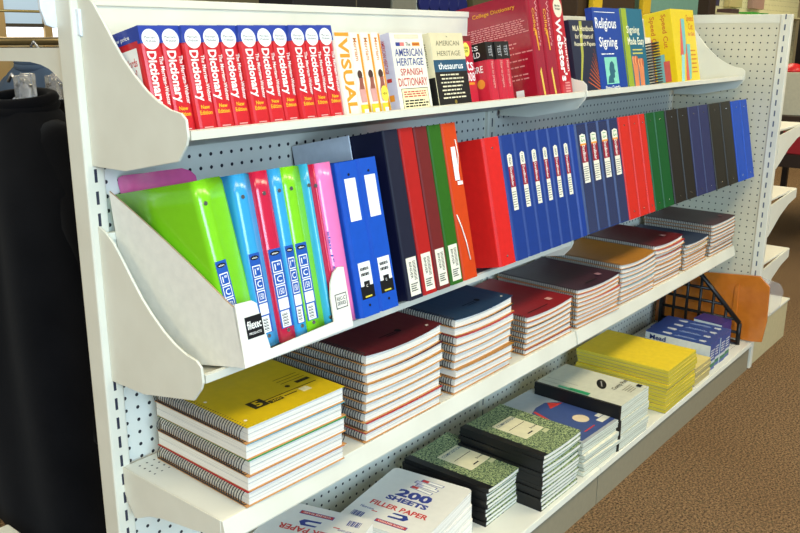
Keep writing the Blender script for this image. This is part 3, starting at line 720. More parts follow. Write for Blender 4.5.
vinyl_binder(31.5, 2.6, 11.5, (214, 34, 30), 'wide bright red binder showing its big side cover, beside dark blue row', ridge=True)
DB = (22, 62, 168); bx = [34.2, 36.4, 38.55, 40.65, 42.65, 44.75, 46.85]
for i in range(6):
    pos = ('leftmost of the six', 'second of the six', 'third of the six', 'fourth of the six', 'fifth of the six', 'rightmost of the six')[i]
    vinyl_binder(bx[i], bx[i + 1] - bx[i] - .04, 11.5, DB, pos + ' blue binders with slim maroon and cream labels', lab='dura', rivet=None, spinecol=(24, 56, 128), ridge=True, group='blue binders with slim labels')
vinyl_binder(46.88, 1.26, 11.5, DB, 'blank blue binder between the slim labels and the wide labels', rivet=None, spinecol=(24, 58, 138), ridge=True)
cx_ = [48.34, 50.7, 53.1, 55.55, 57.95]
for i in range(4):
    pos = ('leftmost of the four', 'second of the four', 'third of the four', 'rightmost of the four')[i]
    vinyl_binder(cx_[i], cx_[i + 1] - cx_[i] - .04, 11.5, DB, pos + ' clear-covered blue binders with green-marked wide labels', lab='dura2', rivet=None, spinecol=(34, 52, 100), ridge=True, group='clear covered blue binders')
def run(spec, col, group, spinecol=None, labels=(), h=11.5):
    for (a, bb), lb in zip(spec, labels): vinyl_binder(a, bb - a - .04, h, col, lb, spinecol=spinecol, group=group)
run([(58.0, 60.6), (60.6, 63.1), (63.1, 64.8)], (206, 40, 28), 'plain red binders', None, ['plain red binder next to the wide-labelled blue ones', 'plain red binder in the middle of three', 'plain red binder next to the green ones'])
run([(64.9, 67.3), (67.3, 70.3)], (14, 82, 34), 'plain green binders', None, ['dark green binder beside the plain red ones', 'dark green binder beside the black ones'])
run([(70.4, 74.0), (74.0, 77.3)], (36, 32, 26), 'plain black binders', None, ['black binder beside the dark green ones', 'second black binder from the dark green ones'])
run([(77.4, 80.6), (80.6, 84.0)], (44, 48, 86), 'plain navy binders', None, ['dull navy binder with black binder on its left', 'dull navy binder with black binder on its right'])
run([(84.1, 88.3), (88.3, 92.4)], (38, 34, 24), 'plain black binders', None, ['black binder right of the two dull navy ones', 'black binder beside the blue one at the far end'])
run([(92.5, 96.0), (96.0, 98.9)], (20, 70, 168), 'bright blue binders at the far end', None, ['bright blue binder beside the last black one', 'bright blue binder, very last in the row'], h=11.4)

# ================================================================== notebooks
CW = {}
def coil_mesh(L, rad, n, wire, mt):
    k = (L, rad, n, wire, mt.name)
    if k not in CW:
        q = MB(); rings(q, 0, 0, 0, L, n, rad, 'y', wire, mt, 12); o = q.build('spiral_wire', None, weld=False); CW[k] = o.data; bpy.data.objects.remove(o)
    return CW[k]
def notebook(loc, w, d, th, col, label, rot=0.0, side='L', sag=(0, 0), group=None, top=True, rings_n=38, tabs=None, back=TAN, cover=None):
    """spiral notebook lying flat: bowed cover, page block, tan back board, wire coil on its left or right"""
    t = thing('spiral_notebook', label, 'notebook', loc, (0, 0, rot), group)
    ct = .05; c0 = th * .45 + .02; bt = .05
    xa, xb = (c0, w) if side == 'L' else (0, w - c0)
    sgx = lambda x, k: -k * (1 - (2 * (x / w) - 1) ** 2)
    zf = lambda x, f: bt + sgx(x, sag[0]) + f * (th - bt - ct + sgx(x, sag[1]) - sgx(x, sag[0]))
    nx = 10
    def slab(q, x0, x1, y0, y1, f0, f1, dz0, dz1, mt):
        def V(i, y, top):
            x = x0 + (x1 - x0) * i / nx
            return (x, y, zf(x, f1) + dz1 if top else zf(x, f0) + dz0)
        vs = [V(i, y, k) for y in (y0, y1) for k in (0, 1) for i in range(nx + 1)]; n = nx + 1; fs = []
        for i in range(nx):
            fs += [(i, i + 1, n + i + 1, n + i), (2 * n + i + 1, 2 * n + i, 3 * n + i, 3 * n + i + 1), (n + i, n + i + 1, 3 * n + i + 1, 3 * n + i), (2 * n + i, 2 * n + i + 1, i + 1, i)]
        fs += [(0, n, 3 * n, 2 * n), (nx, 2 * n + nx, 3 * n + nx, n + nx)]
        q.add(vs, fs, mt)
    cm = cover or mat(col, .42, .4, 0, .1, .04)
    q = MB(); slab(q, xa - .3 if side == 'L' else xa, xb if side == 'L' else xb + .3, 0, d, 0, 0, -bt, 0, back); q.build('back_board', t)
    q = MB(); slab(q, xa, xb - .08, .13, d - .05, 0, 1, 0, 0, PAGES)
    q.build('page_block', t)
    if tabs:
        q = MB()
        for f, c in tabs: slab(q, xa, xb - .02, .11, d, f, f, 0, .03, mat(c, .6, .3))
        q.build('divider', t)
    q = MB(); slab(q, xa - .18 if side == 'L' else xa, xb if side == 'L' else xb + .18, 0, d, 1, 1, 0, ct, cm); q.build('cover', t)
    rad = th * .5 - .015; n = rings_n
    me = coil_mesh(round(d - .5, 2), round(rad, 3), n, .042, DKWIRE)
    o = bpy.data.objects.new('spiral_wire', me); COL.objects.link(o); o.parent = t
    o.location = ((th * .45 if side == 'L' else w - th * .45) * S, .25 * S, (th * .5 + .01) * S)
    return t
ZS = 19.46
def stack(x, y, w, d, rot, items, sagmax, desc, z0=ZS, jit=.12, n=38, seed=0):
    """items are listed from the top of the stack down"""
    rn = random.Random(seed * 13 + 5); z = z0; N = len(items); out = []
    for i, it in enumerate(items[::-1]):
        col, th, side = it[:3]; k = N - 1 - i
        who = it[3] if len(it) > 3 else None
        pos = 'top' if k == 0 else 'bottom' if k == N - 1 else ORD[k] + ' from the top'
        lb = '%s spiral notebook, %s of the %s' % (who or 'white-edged', pos, desc)
        s0, s1 = sagmax * i / N, sagmax * (i + 1) / N
        dx, dy = rn.uniform(-jit, jit) + (.45 if side == 'R' else 0), rn.uniform(-jit, jit)
        r = rot + rn.uniform(-.012, .012) if i < N - 1 else rot
        out.append(notebook((x + dx, y + dy, z), w, d, th, col, lb, r, side, (s0, s1), 'notebooks of the ' + desc, rings_n=n, tabs=it[4] if len(it) > 4 else None)); z += th + .004
    return out[::-1]
YC, TC, GC, RC = (206, 176, 14), (84, 152, 170), (38, 140, 74), (176, 26, 36)
MC, NC, DR, DP, GO, BK = (84, 18, 28), (24, 58, 88), (140, 20, 30), (56, 30, 46), (176, 118, 40), (30, 30, 34)
DV = [(.5, (170, 172, 170))]
st = stack(2.0, -11.9, 9.5, 10.5, R(-1.5), [(YC, 1.2, 'L', 'yellow-covered', DV), (TC, 1.14, 'R', 'teal-covered', DV), (GC, 1.18, 'L', 'green-covered', DV), (RC, 1.12, 'R', 'red-covered', DV), (RC, 1.1, 'L', 'red-covered', DV)], -.0, 'yellow-topped stack', n=38, seed=1, jit=.16)
q = MB(); zt = 1.08; ink = mat((40, 34, 12), .7)                                        # print on the yellow cover
ang = R(0)
def zc(x, w=9.6, th=1.2, k=0): return th + .002 - k * (1 - (2 * (x / w) - 1) ** 2)
def flat(xa, ya, xb, yb, mt, dz=.012):
    n = 6
    for i in range(n):
        p0 = xa + (xb - xa) * i / n; p1 = xa + (xb - xa) * (i + 1) / n
        q.add([(p0, ya, zc(p0) + dz), (p1, ya, zc(p1) + dz), (p1, yb, zc(p1) + dz), (p0, yb, zc(p0) + dz)], [(0, 1, 2, 3)], mt)
flat(2.6, 1.75, 3.9, 2.95, ink); q.text('5', (3.25, 2.35, zc(3.25) + .03), X, Y, .85, mat(YC, .5), w=.6, bold=.03)
flat(3.95, 1.7, 5.2, 2.15, ink); q.text('200', (4.6, 1.92, zc(4.6) + .03), X, Y, .28, mat(YC, .5), w=.9)
flat(3.9, 2.35, 8.9, 2.45, ink); flat(5.4, 1.9, 6.6, 2.02, ink); flat(6.9, 1.5, 7.7, 2.2, mat((214, 206, 160), .6)); flat(7.6, 3.0, 8.9, 3.4, ink, .013)
for i in range(3): flat(6.6, 3.7 + i * .45, 8.9, 3.76 + i * .45, ink)
q.disc((6.7, 3.1, zc(6.7) + .02), X, Y, .2, .2, ink); q.disc((1.0, .9, zc(1.0) + .02), X, Y, .13, .13, CARD); q.disc((1.0, 5.3, zc(1.0) + .02), X, Y, .13, .13, CARD)
q.build('cover_print', st[0])
W = None
st = stack(14.15, -11.65, 9.9, 10.5, R(0), [(MC, .84, 'L', 'maroon-covered'), ((96, 28, 34), .8, 'L'), (MC, .8, 'L'), (GO, .8, 'L'), (BK, .8, 'L'), ((176, 120, 60), .8, 'L'), (NC, .82, 'L', 'navy-covered'), (RC, .8, 'L', 'red-covered'), (RC, .78, 'L', 'red-covered')], .35, 'maroon-topped stack', seed=2)
def logo(nb, w, th, k, mt, x=5.5, y=2.2):
    q = MB(); z = lambda xx: th + .004 - k * (1 - (2 * (xx / w) - 1) ** 2)
    q.disc((x + 1.2, y, z(x) + .07), X, Y, .3, .3, mt); q.quad((x - 1.2, y - .06, z(x) + .06), X * 2, Y * .1, mt); q.quad((x - .6, y - .35, z(x) + .06), X * 1.4, Y * .08, mt); q.disc((w - .75, .8, z(w - .75) + .03), X, Y, .13, .13, CARD); q.build('cover_print', nb)
logo(st[0], 9.6, .84, .35, INK)
st = stack(25.95, -11.65, 9.5, 10.5, R(0), [(NC, .8, 'L', 'navy-covered'), ((40, 40, 44), .78, 'R'), (RC, .78, 'L', 'red-covered'), ((120, 40, 40), .78, 'L'), (NC, .76, 'L'), (BK, .76, 'L'), (GO, .76, 'R'), ((176, 120, 60), .76, 'L'), (DR, .74, 'L')], .3, 'navy-topped stack', seed=3)
logo(st[0], 9.5, .8, .3, INK)
st = stack(38.4, -11.55, 9.4, 10.5, R(0), [(DR, .58, 'L', 'red-covered'), (RC, .56, 'L'), (BK, .56, 'L'), (NC, .56, 'L'), (GO, .56, 'L'), (NC, .56, 'L'), (DR, .54, 'L')], .25, 'bright red-topped stack', seed=4)
q = MB(); q.quad((6.9, 1.4, .45), X * .8, Y * .7, mat((206, 150, 140), .6)); q.quad((1.4, .7, .53), X * 4, Y * .12, INK); q.build('cover_print', st[0])
st = stack(48.75, -11.65, 9.6, 10.5, R(-2), [(DP, .5, 'L', 'dark purple-covered'), (RC, .48, 'L', 'red-covered'), (GO, .5, 'L'), (RC, .48, 'L', 'red-covered'), ((176, 120, 60), .48, 'L'), (GO, .5, 'L'), (RC, .48, 'L'), (GO, .48, 'L'), ((176, 120, 60), .46, 'L')], .3, 'dark purple-topped stack', seed=5)
q = MB(); q.quad((7.2, 1.4, .42), X * .8, Y * .7, mat((150, 110, 120), .6)); q.quad((3.4, .9, .38), X * 2.6, Y * .2, BLACKP); q.build('cover_print', st[0])
st = stack(59.5, -11.6, 9.4, 10.4, R(-1), [(GO, .56, 'L', 'gold-covered'), (NC, .55, 'L', 'navy-covered'), (TC, .55, 'L', 'teal-covered'), (TC, .55, 'L', 'teal-covered'), (RC, .55, 'L'), (TC, .55, 'L', 'teal-covered'), (GO, .54, 'L'), (GO, .54, 'L'), (TC, .52, 'L')], .35, 'gold-topped stack', seed=6)
st = stack(69.0, -11.5, 8.9, 10.4, R(-1), [((100, 16, 26), .56, 'L', 'crimson-covered'), (RC, .54, 'L', 'red-covered'), (GO, .54, 'L'), (RC, .54, 'L'), (NC, .54, 'L', 'navy-covered'), (GO, .54, 'L'), (BK, .54, 'L'), ((176, 120, 60), .52, 'L'), (GO, .52, 'L'), (GO, .5, 'L')], .3, 'crimson-topped stack', seed=7)
q = MB(); q.quad((6.4, 1.6, .5), X * .7, Y * .7, mat((186, 140, 140), .6)); q.build('cover_print', st[0])
st = stack(79.4, -11.6, 8.2, 10.4, R(0), [((38, 52, 76), .46, 'L', 'slate blue-covered'), (TC, .44, 'L'), ((200, 190, 150), .46, 'L'), ((200, 190, 150), .46, 'L'), (GO, .46, 'L'), ((200, 190, 150), .46, 'L'), ((176, 120, 60), .44, 'L'), (GO, .44, 'L')], .2, 'slate blue-topped stack', seed=8)
st = stack(89.2, -11.6, 9.6, 10.4, R(0), [((66, 16, 24), .52, 'L', 'dark maroon-covered'), (TC, .5, 'L'), ((60, 40, 40), .52, 'L'), ((60, 40, 40), .52, 'L'), ((70, 40, 36), .52, 'L'), ((60, 34, 30), .52, 'L'), ((70, 44, 34), .52, 'L'), ((60, 34, 30), .52, 'L'), ((50, 30, 30), .5, 'L')], .15, 'dark maroon-topped stack', seed=9)
q = MB(); q.quad((7.4, 1.4, .52), X * .6, Y * .6, mat((150, 100, 100), .6)); q.build('cover_print', st[0])

# ================================================================== base shelf goods
ZD = 4.66
# ---- filler paper
def round_rect(w, d, r, n=5):
    pts = []
    for cx, cy, a0 in ((w - r, r, -90), (w - r, d - r, 0), (r, d - r, 90), (r, r, 180)):
        for i in range(n + 1):
            a = R(a0 + 90 * i / n); pts.append((cx + r * math.cos(a), cy + r * math.sin(a)))
    return pts
BI, RI = mat((46, 62, 140), .5), mat((206, 60, 54), .5)
SHRINK = mat((232, 229, 218), .2, .5, 0, .5, .02)
def filler(loc, rot, th, label, face):
    t = thing('filler_paper', label, 'paper pack', loc, (0, 0, rot), 'packs of filler paper'); w, d = 8.6, 10.2       # local: x reads, y is up
    q = MB(); q.prism(round_rect(w, d, .55), 'z', 0, th, PAGES); q.build('page_block', t)
    q = MB(); q.prism(round_rect(w, d, .55), 'z', th, th + .03, SHRINK); q.build('wrapper', t)
    if face:
        q = MB(); z = th + .04; c = w / 2
        q.text('200', (c + .1, 6.3, z), X, Y, 1.35, BI, w=3.6, bold=.05); q.text('SHEETS', (c, 5.05, z), X, Y, .8, BI, w=4.3, bold=.05)
        q.text('FILLER PAPER', (c, 3.6, z), X, Y, .75, RI, w=5.9, bold=.03)
        q.text('Norcom', (1.6, 2.5, z), X, Y, .35, BI, w=1.4); q.quad((2.2, 2.2, z), X * .6, Y * .12, RI)
        q.poly((c - .3, 2.0, z), X, Y, [(0, 0), (1.6, .1), (1.9, .5), (1.5, 1.0), (.2, .9), (.1, .7), (1.2, .7), (1.3, .5), (1.1, .35), (0, .25)], BI)
        q.quad((c - 1.0, .9, z), X * 3.2, Y * .5, BI); q.quad((c - .92, .97, z + .006), X * 3.04, Y * .36, RI); q.text('COLLEGE RULED', (c + .6, 1.15, z + .012), X, Y, .22, WINK, w=2.6)
        for i, (ox, oy, sl) in enumerate(((0, 0, .3), (.25, .62, .1), (-.1, 1.2, .25), (.35, 1.75, .1))):                        # pile of books drawn on the wrapper
            def P(a, b): return (c - 1.1 + ox + a, 7.5 + oy * .85 + b)
            q.poly((0, 0, z), X, Y, [P(0, 0), P(2.4, -sl), P(2.5, .42 - sl), P(.1, .48)], BI)
            q.poly((0, 0, z + .005), X, Y, [P(.12, .06), P(2.34, .06 - sl), P(2.4, .36 - sl), P(.2, .42)], WINK)
            q.poly((0, 0, z + .01), X, Y, [P(.12, .06), P(.8, .02), P(.86, .38), P(.2, .42)], RI if i % 3 == 0 else mat((200, 196, 214), .5))
        for i in range(9): q.quad((.8 + i * .13, .8, z), X * (.05 + .03 * (i % 3)), Y * .8, BI)
        lines_f = [(2.6, 1.9), (2.5, 1.65)]
        q.build('wrapper_print', t)
    return t
# text runs toward the aisle on the right-hand stack, away from it on the left-hand stack
zz = ZD
for k, th in enumerate((1.25, 1.25, 1.25)):
    filler((18.0 + .1 * k, -4.9 + .08 * k, zz), R(-83 + k), th, ('top' if k == 2 else 'middle' if k == 1 else 'bottom') + ' filler paper pack of the right stack beside the composition books', k == 2); zz += th + .04
zz = ZD
for k, th in enumerate((1.95, 1.95, 1.8)):
    filler((17.5 - .1 * k, -10.0, zz), R(105 + k), th, ('top, upside-down' if k == 2 else 'middle' if k == 1 else 'bottom') + ' filler paper pack of the left stack, nearest the frame edge', k == 2); zz += th + .04

# ---- composition books
def comp_book(loc, rot, label, face, grp, th=.44, w=7.5, d=10.0, bow=0.0):
    t = thing('composition_book', label, 'notebook', loc, (0, 0, rot), grp)
    n = 8
    sg = lambda x: -bow * (1 - (2 * x / w - 1) ** 2) if bow else 0
    def slab(q, x0, x1, y0, y1, z0, z1, mt):
        vs = [(x0 + (x1 - x0) * i / n, y, zz + sg(x0 + (x1 - x0) * i / n)) for y in (y0, y1) for zz in (z0, z1) for i in range(n + 1)]; m = n + 1; fs = []
        for i in range(n): fs += [(i, i + 1, m + i + 1, m + i), (2 * m + i + 1, 2 * m + i, 3 * m + i, 3 * m + i + 1), (m + i, m + i + 1, 3 * m + i + 1, 3 * m + i), (2 * m + i, 2 * m + i + 1, i + 1, i)]
        fs += [(0, m, 3 * m, 2 * m), (n, 2 * m + n, 3 * m + n, m + n)]
        q.add(vs, fs, mt)
    q = MB(); slab(q, .3, w, 0, d, 0, .05, MARBLE); slab(q, .3, w, 0, d, th - .05, th, MARBLE); q.build('cover', t)
    q = MB(); slab(q, .15, w - .1, .04, d - .04, .05, th - .05, PAGES); q.build('page_block', t)
    q = MB(); slab(q, .0, .95, -.01, d + .01, th - .002, th + .012, BLACKP); slab(q, -.03, .12, -.01, d + .01, 0, th + .012, BLACKP); slab(q, 0, .95, -.01, d + .01, -.012, .0, BLACKP); q.build('spine_tape', t)
    if face:
        q = MB(); z = th + .02 - bow
        q.box((2.3, 3.4, z - .02 + bow * .1), (6.0, 7.6, z + bow * .16), mat((226, 218, 180), .6)); q.build('title_label', t)
        q = MB(); zt = z + bow * .16 + .008
        q.text('COMPOSITION', (4.15, 7.1, zt), X, Y, .4, mat((60, 88, 110), .5), w=3.2); q.quad((2.7, 5.7, zt), X * 2.9, Y * .07, INK); q.text('Brown', (5.2, 4.4, zt), X, Y, .32, INK, w=1.1); q.quad((3.4, 3.8, zt), X * .9, Y * .18, INK)
        q.build('label_print', t); q = MB(); q.box((4.9, 2.7, z - .02 + bow * .1), (5.8, 3.2, z + bow * .2), mat((196, 196, 150), .6)); q.build('price_label', t)
    return t
rn = random.Random(3)
for (x, y, n, th, rot, ds) in ((30.3, -12.75, 9, .43, R(1), 'lower green marbled stack by the filler paper'), (35.9, -15.45, 13, .445, R(-1), 'taller green marbled stack')):
    z = ZD
    for k in range(n):
        pos = 'top' if k == n - 1 else 'bottom' if k == 0 else ORD[n - 1 - k] + ' from the top'
        comp_book((x + rn.uniform(-.12, .12), y + rn.uniform(-.15, .1), z), rot + rn.uniform(-.02, .02) if k < n - 1 else rot, 'composition book, %s of the %s' % (pos, ds), k == n - 1, 'books of the ' + ds, th, bow=.16 * k / n); z += th + .02

# ---- pads
def pad(loc, rot, w, d, th, top, pages, label, grp, name='writing_pad', tape=None, bow=0, fr=.0):
    t = thing(name, label, 'pad', loc, (0, 0, rot), grp); n = 8
    sg = lambda x: -bow * (1 - (2 * x / w - 1) ** 2)
    def slab(q, x0, x1, y0, y1, z0, z1, mt):
        vs = [(x0 + (x1 - x0) * i / n, y, zz + sg(x0 + (x1 - x0) * i / n)) for y in (y0, y1) for zz in (z0, z1) for i in range(n + 1)]; m = n + 1; fs = []
        for i in range(n): fs += [(i, i + 1, m + i + 1, m + i), (2 * m + i + 1, 2 * m + i, 3 * m + i, 3 * m + i + 1), (m + i, m + i + 1, 3 * m + i + 1, 3 * m + i), (2 * m + i, 2 * m + i + 1, i + 1, i)]
        q.add(vs, fs + [(0, m, 3 * m, 2 * m), (n, 2 * m + n, 3 * m + n, m + n)], mt)
    q = MB(); slab(q, 0, w, 0, d, .05, th - .02, pages); q.build('page_block', t)
    q = MB(); slab(q, 0, w, 0, d, th - .02, th, top); q.build('top_sheet', t)
    q = MB(); slab(q, 0, w, 0, d, 0, .05, mat((150, 140, 112), .7)); q.build('back_board', t)
    if tape: q = MB(); slab(q, -.02, .35, -.01, d + .01, 0.0, th + .012, tape); q.build('binding_tape', t)
    return t
GREY = mat((176, 180, 178), .4, .4, 0, .1)
cr = mat((232, 228, 206), .5)
z = ZD
for k in range(8):
    lastk = k == 7; pos = 'top' if lastk else 'bottom' if k == 0 else ORD[7 - k] + ' from the top'
    tp = pad((44.9 + rn.uniform(-.2, .2), -15.3 + rn.uniform(-.2, .15), z), R(-2) if lastk else R(-2 + rn.uniform(-1.5, 1)), 8.8, 12.0, .48, GREY if lastk else cr, PAGES_G, 'pale-edged tablet, %s of the stack with the grey and blue cover' % pos, 'tablets under the grey and blue cover', 'paper_tablet')
    z += .485
q = MB(); zt = .5; bl = mat((64, 84, 136), .4); zt = .56
q.poly((0, 0, zt - .06), X, Y, [(8.5, .4), (8.5, 6.6), (6.2, 8.6), (4.3, 8.6), (.5, 7.4), (.5, .4)], bl)
q.poly((0, 0, zt - .05), X, Y, [(5.2, 7.2), (7.6, 7.0), (6.4, 8.4)], RI); q.poly((0, 0, zt - .05), X, Y, [(2.2, 5.6), (2.6, 5.6), (3.4, 8.1), (3.0, 8.1)], RI)
q.disc((5.3, 3.3, zt - .045), X, Y, .95, .95, mat((226, 206, 168), .5)); q.quad((6.0, 1.0, zt - .03), X * 2.0, Y * .8, cr); q.quad((6.9, 1.9, zt - .03), X * 1.2, Y * .6, cr); q.quad((1.6, 3.8, zt - .03), X * .5, Y * 1.2, cr); q.quad((2.6, 1.2, zt - .03), X * 2.2, Y * .16, RI)
q.build('cover_print', tp)
for i in tp.children:
    if i.name.startswith('cover_print'): i.location.z = .0
z = ZD
for k in range(6):
    lastk = k == 5; pos = 'top' if lastk else 'bottom' if k == 0 else ORD[5 - k] + ' from the top'
    tp = pad((52.6 + rn.uniform(-.15, .15), -15.65 + rn.uniform(-.2, .1), z), R(-1 + rn.uniform(-.7, .7)), 7.6, 11.0, .9, mat((206, 206, 184), .5), PAGES_G, 'black-bound computation pad, %s of the stack left of the yellow pads' % pos, 'black-bound computation pads', tape=BLACKP)
    z += .905
q = MB(); zt = 1.01
q.text('Comp Pad', (5.7, 2.75, zt - .05), X, Y, .75, mat((84, 80, 66), .6), w=3.5); lines2 = mat((140, 138, 118), .6)
q.disc((4.6, 4.6, zt - .1), X * .85 + Y * .5, Y * .85 - X * .5, 1.5, .58, BLACKP); q.text('ampad', (4.6, 4.6, zt - .09), X * .85 + Y * .5, Y * .85 - X * .5, .25, WINK, w=1.5)
q.quad((.4, 4.2, zt + .0), X * .7, Y * 2.6, mat((28, 150, 98), .5)); q.quad((.4, 6.6, zt), X * .5, Y * 1.6, mat((70, 170, 130), .5))
for i in range(4): q.quad((4.4, 1.8 - i * .32, zt - .05), X * (2.2 - .2 * i), Y * .1, lines2)
for i in range(2): q.quad((1.2 + 1.1 * i, 6.5, zt - .09), X * .06, Y * 4.2, lines2)
q.quad((6.6, .6, zt - .03), X * .7, Y * .6, INK); q.build('top_print', tp)
z = ZD; YT = mat((232, 202, 42), .5)
for k in range(12):
    lastk = k == 11; pos = 'top' if lastk else 'bottom' if k == 0 else ORD[11 - k] + ' from the top'
    pad((65.6 + rn.uniform(-.2, .25), -15.9 + rn.uniform(-.2, .2), z), R(rn.uniform(-1, 1)), 9.4, 12.5, .475, YT, PAGES_Y, 'yellow writing pad, %s of the tall yellow stack' % pos, 'yellow writing pads', 'legal_pad', bow=-.0)
    z += .48
z = ZD
for k in range(5):
    pos = ('bottom', 'fourth from the top', 'third from the top', 'second from the top', 'top')[k]
    pad((76.4 + rn.uniform(-.1, .1), -15.6 + rn.uniform(-.1, .1), z), 0, 5.6, 8.4, .5, mat((222, 202, 120), .5), PAGES_T, 'tan-edged small pad, %s of the low stack before the envelope boxes' % pos, 'small tan pads', 'note_pad'); z += .505

# ---- envelope boxes
EB, EW = mat((46, 74, 140), .35, .4, 0, .2), mat((206, 210, 204), .4)
def envelope_box(loc, rot, label, grp='blue and white envelope boxes', th=2.15, top=EB, mark=True, L=9.6, h=4.0):
    t = thing('envelope_box', label, 'box', loc, (0, 0, rot), grp)
    q = MB(); q.box((0, 0, 0), (th, L, h), EW); q.build('carton', t, bevel=.03)
    q = MB(); q.box((-.012, -.012, h - .12), (th + .012, L + .012, h + .012), top); q.box((.02, -.014, 1.4), (th - .02, .0, h), top)
    q.box((.02, -.014, .02), (th - .02, 0, .5), top); q.build('printed_lid', t)
    q = MB()
    if mark:
        q.text('Mead', (-.02, L - 1.9, h - .72), -Y, Z, .72, mat((26, 46, 110), .4), w=2.4, bold=.03)
        q.add([(-.02, 5.6, .9), (-.02, 4.4, 1.9), (-.02, 2.6, 2.3), (-.02, 3.4, 1.1)], [(0, 1, 2, 3)], top); q.add([(-.02, 8.6, .3), (-.02, .4, .3), (-.02, .4, .7), (-.02, 6, .9)], [(0, 1, 2, 3)], mat((150, 168, 190), .5))
        gl = mat((60, 120, 80), .5)
        q.quad((.1, -.02, .5), X * (th - .2), Z * .5, gl); lines(q, .3, th - .3, 1.7, 3.2, 4, WINK, -.02, 4, .4)
        zt = h + .02
        for yy, ww in ((1.2, .9), (6.2, 1.3)): q.poly((th * .45, yy, zt), X, Y, [(-.4, 0), (.1, -.2), (.5, .1), (.3, ww), (-.2, ww * .9)], mat((186, 192, 200), .5))
        q.text('Envelopes', (th * .5, 4.0, zt), -Y, X, .42, mat((160, 174, 206), .5), w=2.4); q.quad((th * .3, 2.4, zt), X * th * .15, Y * 3.2, mat((110, 132, 180), .5))
    q.build('box_print', t); return t
EL = ['envelope box with blue lettering on its exposed white side', 'second envelope box behind the one with lettering', 'third envelope box behind the one with lettering', 'rearmost blue envelope box of the row of four']
e0 = envelope_box((82.6, -15.2, ZD), R(-1), EL[0])
for i in range(1, 4): dup(e0, (82.6 + i * 2.18, -15.15 + .12 * (i % 2), ZD), EL[i])
envelope_box((91.6, -13.6, ZD), R(-6), 'purple-lidded box standing between the envelope boxes and orange board', None, 3.2, mat((58, 48, 112), .35), False, 4.4, 4.3)

# ---- black grid magazine holder and orange shrink-wrapped board
t = thing('magazine_holder', 'black plastic grid magazine holder with slanted front edge', 'magazine holder', (96.6, -2.2, ZD))
GB = mat((20, 18, 18), .4)
def grid_side(x):
    q = MB(); out = [(0, 0), (0, 11.6), (-4.2, 11.6), (-12.4, 3.4), (-12.4, 0)]
    def clipz(y): return 11.6 if y > -4.2 else 11.6 + (y + 4.2)
    for i in range(len(out)):
        a, c = out[i], out[(i + 1) % len(out)]; q.tube([(x, a[0], a[1]), (x, c[0], c[1])], .36, GB, 6)
    for yy in (-2.0, -4.05, -6.1, -8.15, -10.2): q.tube([(x, yy, 0), (x, yy, clipz(yy))], .24, GB, 6)
    for z in (1.9, 3.9, 5.9, 7.9, 9.8):
        ye = -12.4 if z < 3.4 else -4.2 - (11.6 - z); q.tube([(x, 0, z), (x, ye, z)], .24, GB, 6)
    return q.build('grid_side', t)
grid_side(0)
q = MB(); q.box((-.1, -12.4, 0), (1.3, 0, .2), GB); q.build('base_plate', t)
q = MB(); q.box((-.1, -.15, 0), (1.3, .1, 11.6), GB); q.build('back_plate', t)
t = thing('shrink_wrapped_board', 'orange board in clear shrink wrap leaning at the far end of base shelf', 'board', (98.9, -6.5, ZD + .05))
OW = m_wrap('orange_shrink_wrap', (206, 118, 36))
q = MB(); q.prism([(6, .2), (6, 9.6), (.5, 9.6), (-9.6, 10.6), (-11.2, 9.2), (-11.4, 3.8), (-11.0, .4), (-9.5, .15)], 'x', -.25, .2, OW); q.build('board', t, bevel=.06)
q = MB(); q.prism([(-6.2, 2.6), (-6.2, 8.4), (-6.8, 8.9), (-7.0, 2.0)], 'x', -.42, -.24, OW); q.build('wrap_fold', t, bevel=.05)
q = MB(); q.prism([(-9.8, 10.5), (-12.6, 9.9), (-13.2, 8.8), (-12.9, 6.2), (-11.5, 4.5), (-11.25, 9.1)], 'x', -.03, .03, CLEAR); q.build('clear_flap', t)

# ================================================================== back side of the shelving: hanging clothes
t = thing('back_shelf', 'cream arched shelf bracket jutting left behind the near upright', 'shelf', (-.3, 1.4, 0), group=None)
arch = [(0, 49.2), (0, 46.4), (.6, 46.9), (1.3, 47.4), (2.2, 47.8), (3.2, 48.05), (4.6, 48.2), (7, 48.2), (9.5, 48.15), (12, 47.6), (14, 46.8), (15, 46.9), (15, 49.0)]
q = MB(); q.prism(arch, 'x', 0, .15, STEEL); q.build('end_bracket', t)
q = MB(); q.box((20, 0, 48.8), (46, 15, 49.1), STEEL); q.build('deck', t)
q = MB(); q.tube([(.15, 13.5, 48.5), (47, 13.5, 48.5)], .3, mat((150, 132, 88), .35, .5, .6), 10); q.build('hang_rail', t)
t = thing('low_cabinet', 'white corner of a low cabinet showing under the black coats', 'cabinet', (-3.4, 10.2, 0))
q = MB(); q.box((0, 0, 0), (1.6, 5.2, 8.6), STEEL); q.box((-.1, -.1, 8.4), (1.7, 5.3, 9.2), STEEL); q.build('cabinet', t, bevel=.25, seg=3)
rl = thing('clothes_rail', 'brass-coloured clothes rail in front of the far window, upper left', 'rail', (-30, 48, 0))
q = MB(); q.tube([(0, 0, 49.2), (75, 0, 49.2)], .5, mat((150, 128, 84), .3, .5, .7), 10); q.tube([(0, 0, 48.2), (75, 0, 48.2)], .35, mat((120, 104, 70), .3, .5, .7), 10); q.build('tube', rl)
q = MB(); q.tube([(0, 0, 0), (0, 0, 51)], .6, STEEL, 8); q.tube([(75, 0, 0), (75, 0, 51)], .6, STEEL, 8); q.build('upright', rl)
q = MB(); q.box((38.0, -.8, 46.8), (39.9, .8, 51.0), mat((206, 204, 190), .4)); q.build('rail_clamp', rl)
q = MB(); q.tube([(36, 1, 52.6), (75, 1, 52.6)], .18, mat((190, 164, 100), .3, .5, .7), 6); q.build('cross_bar', rl)

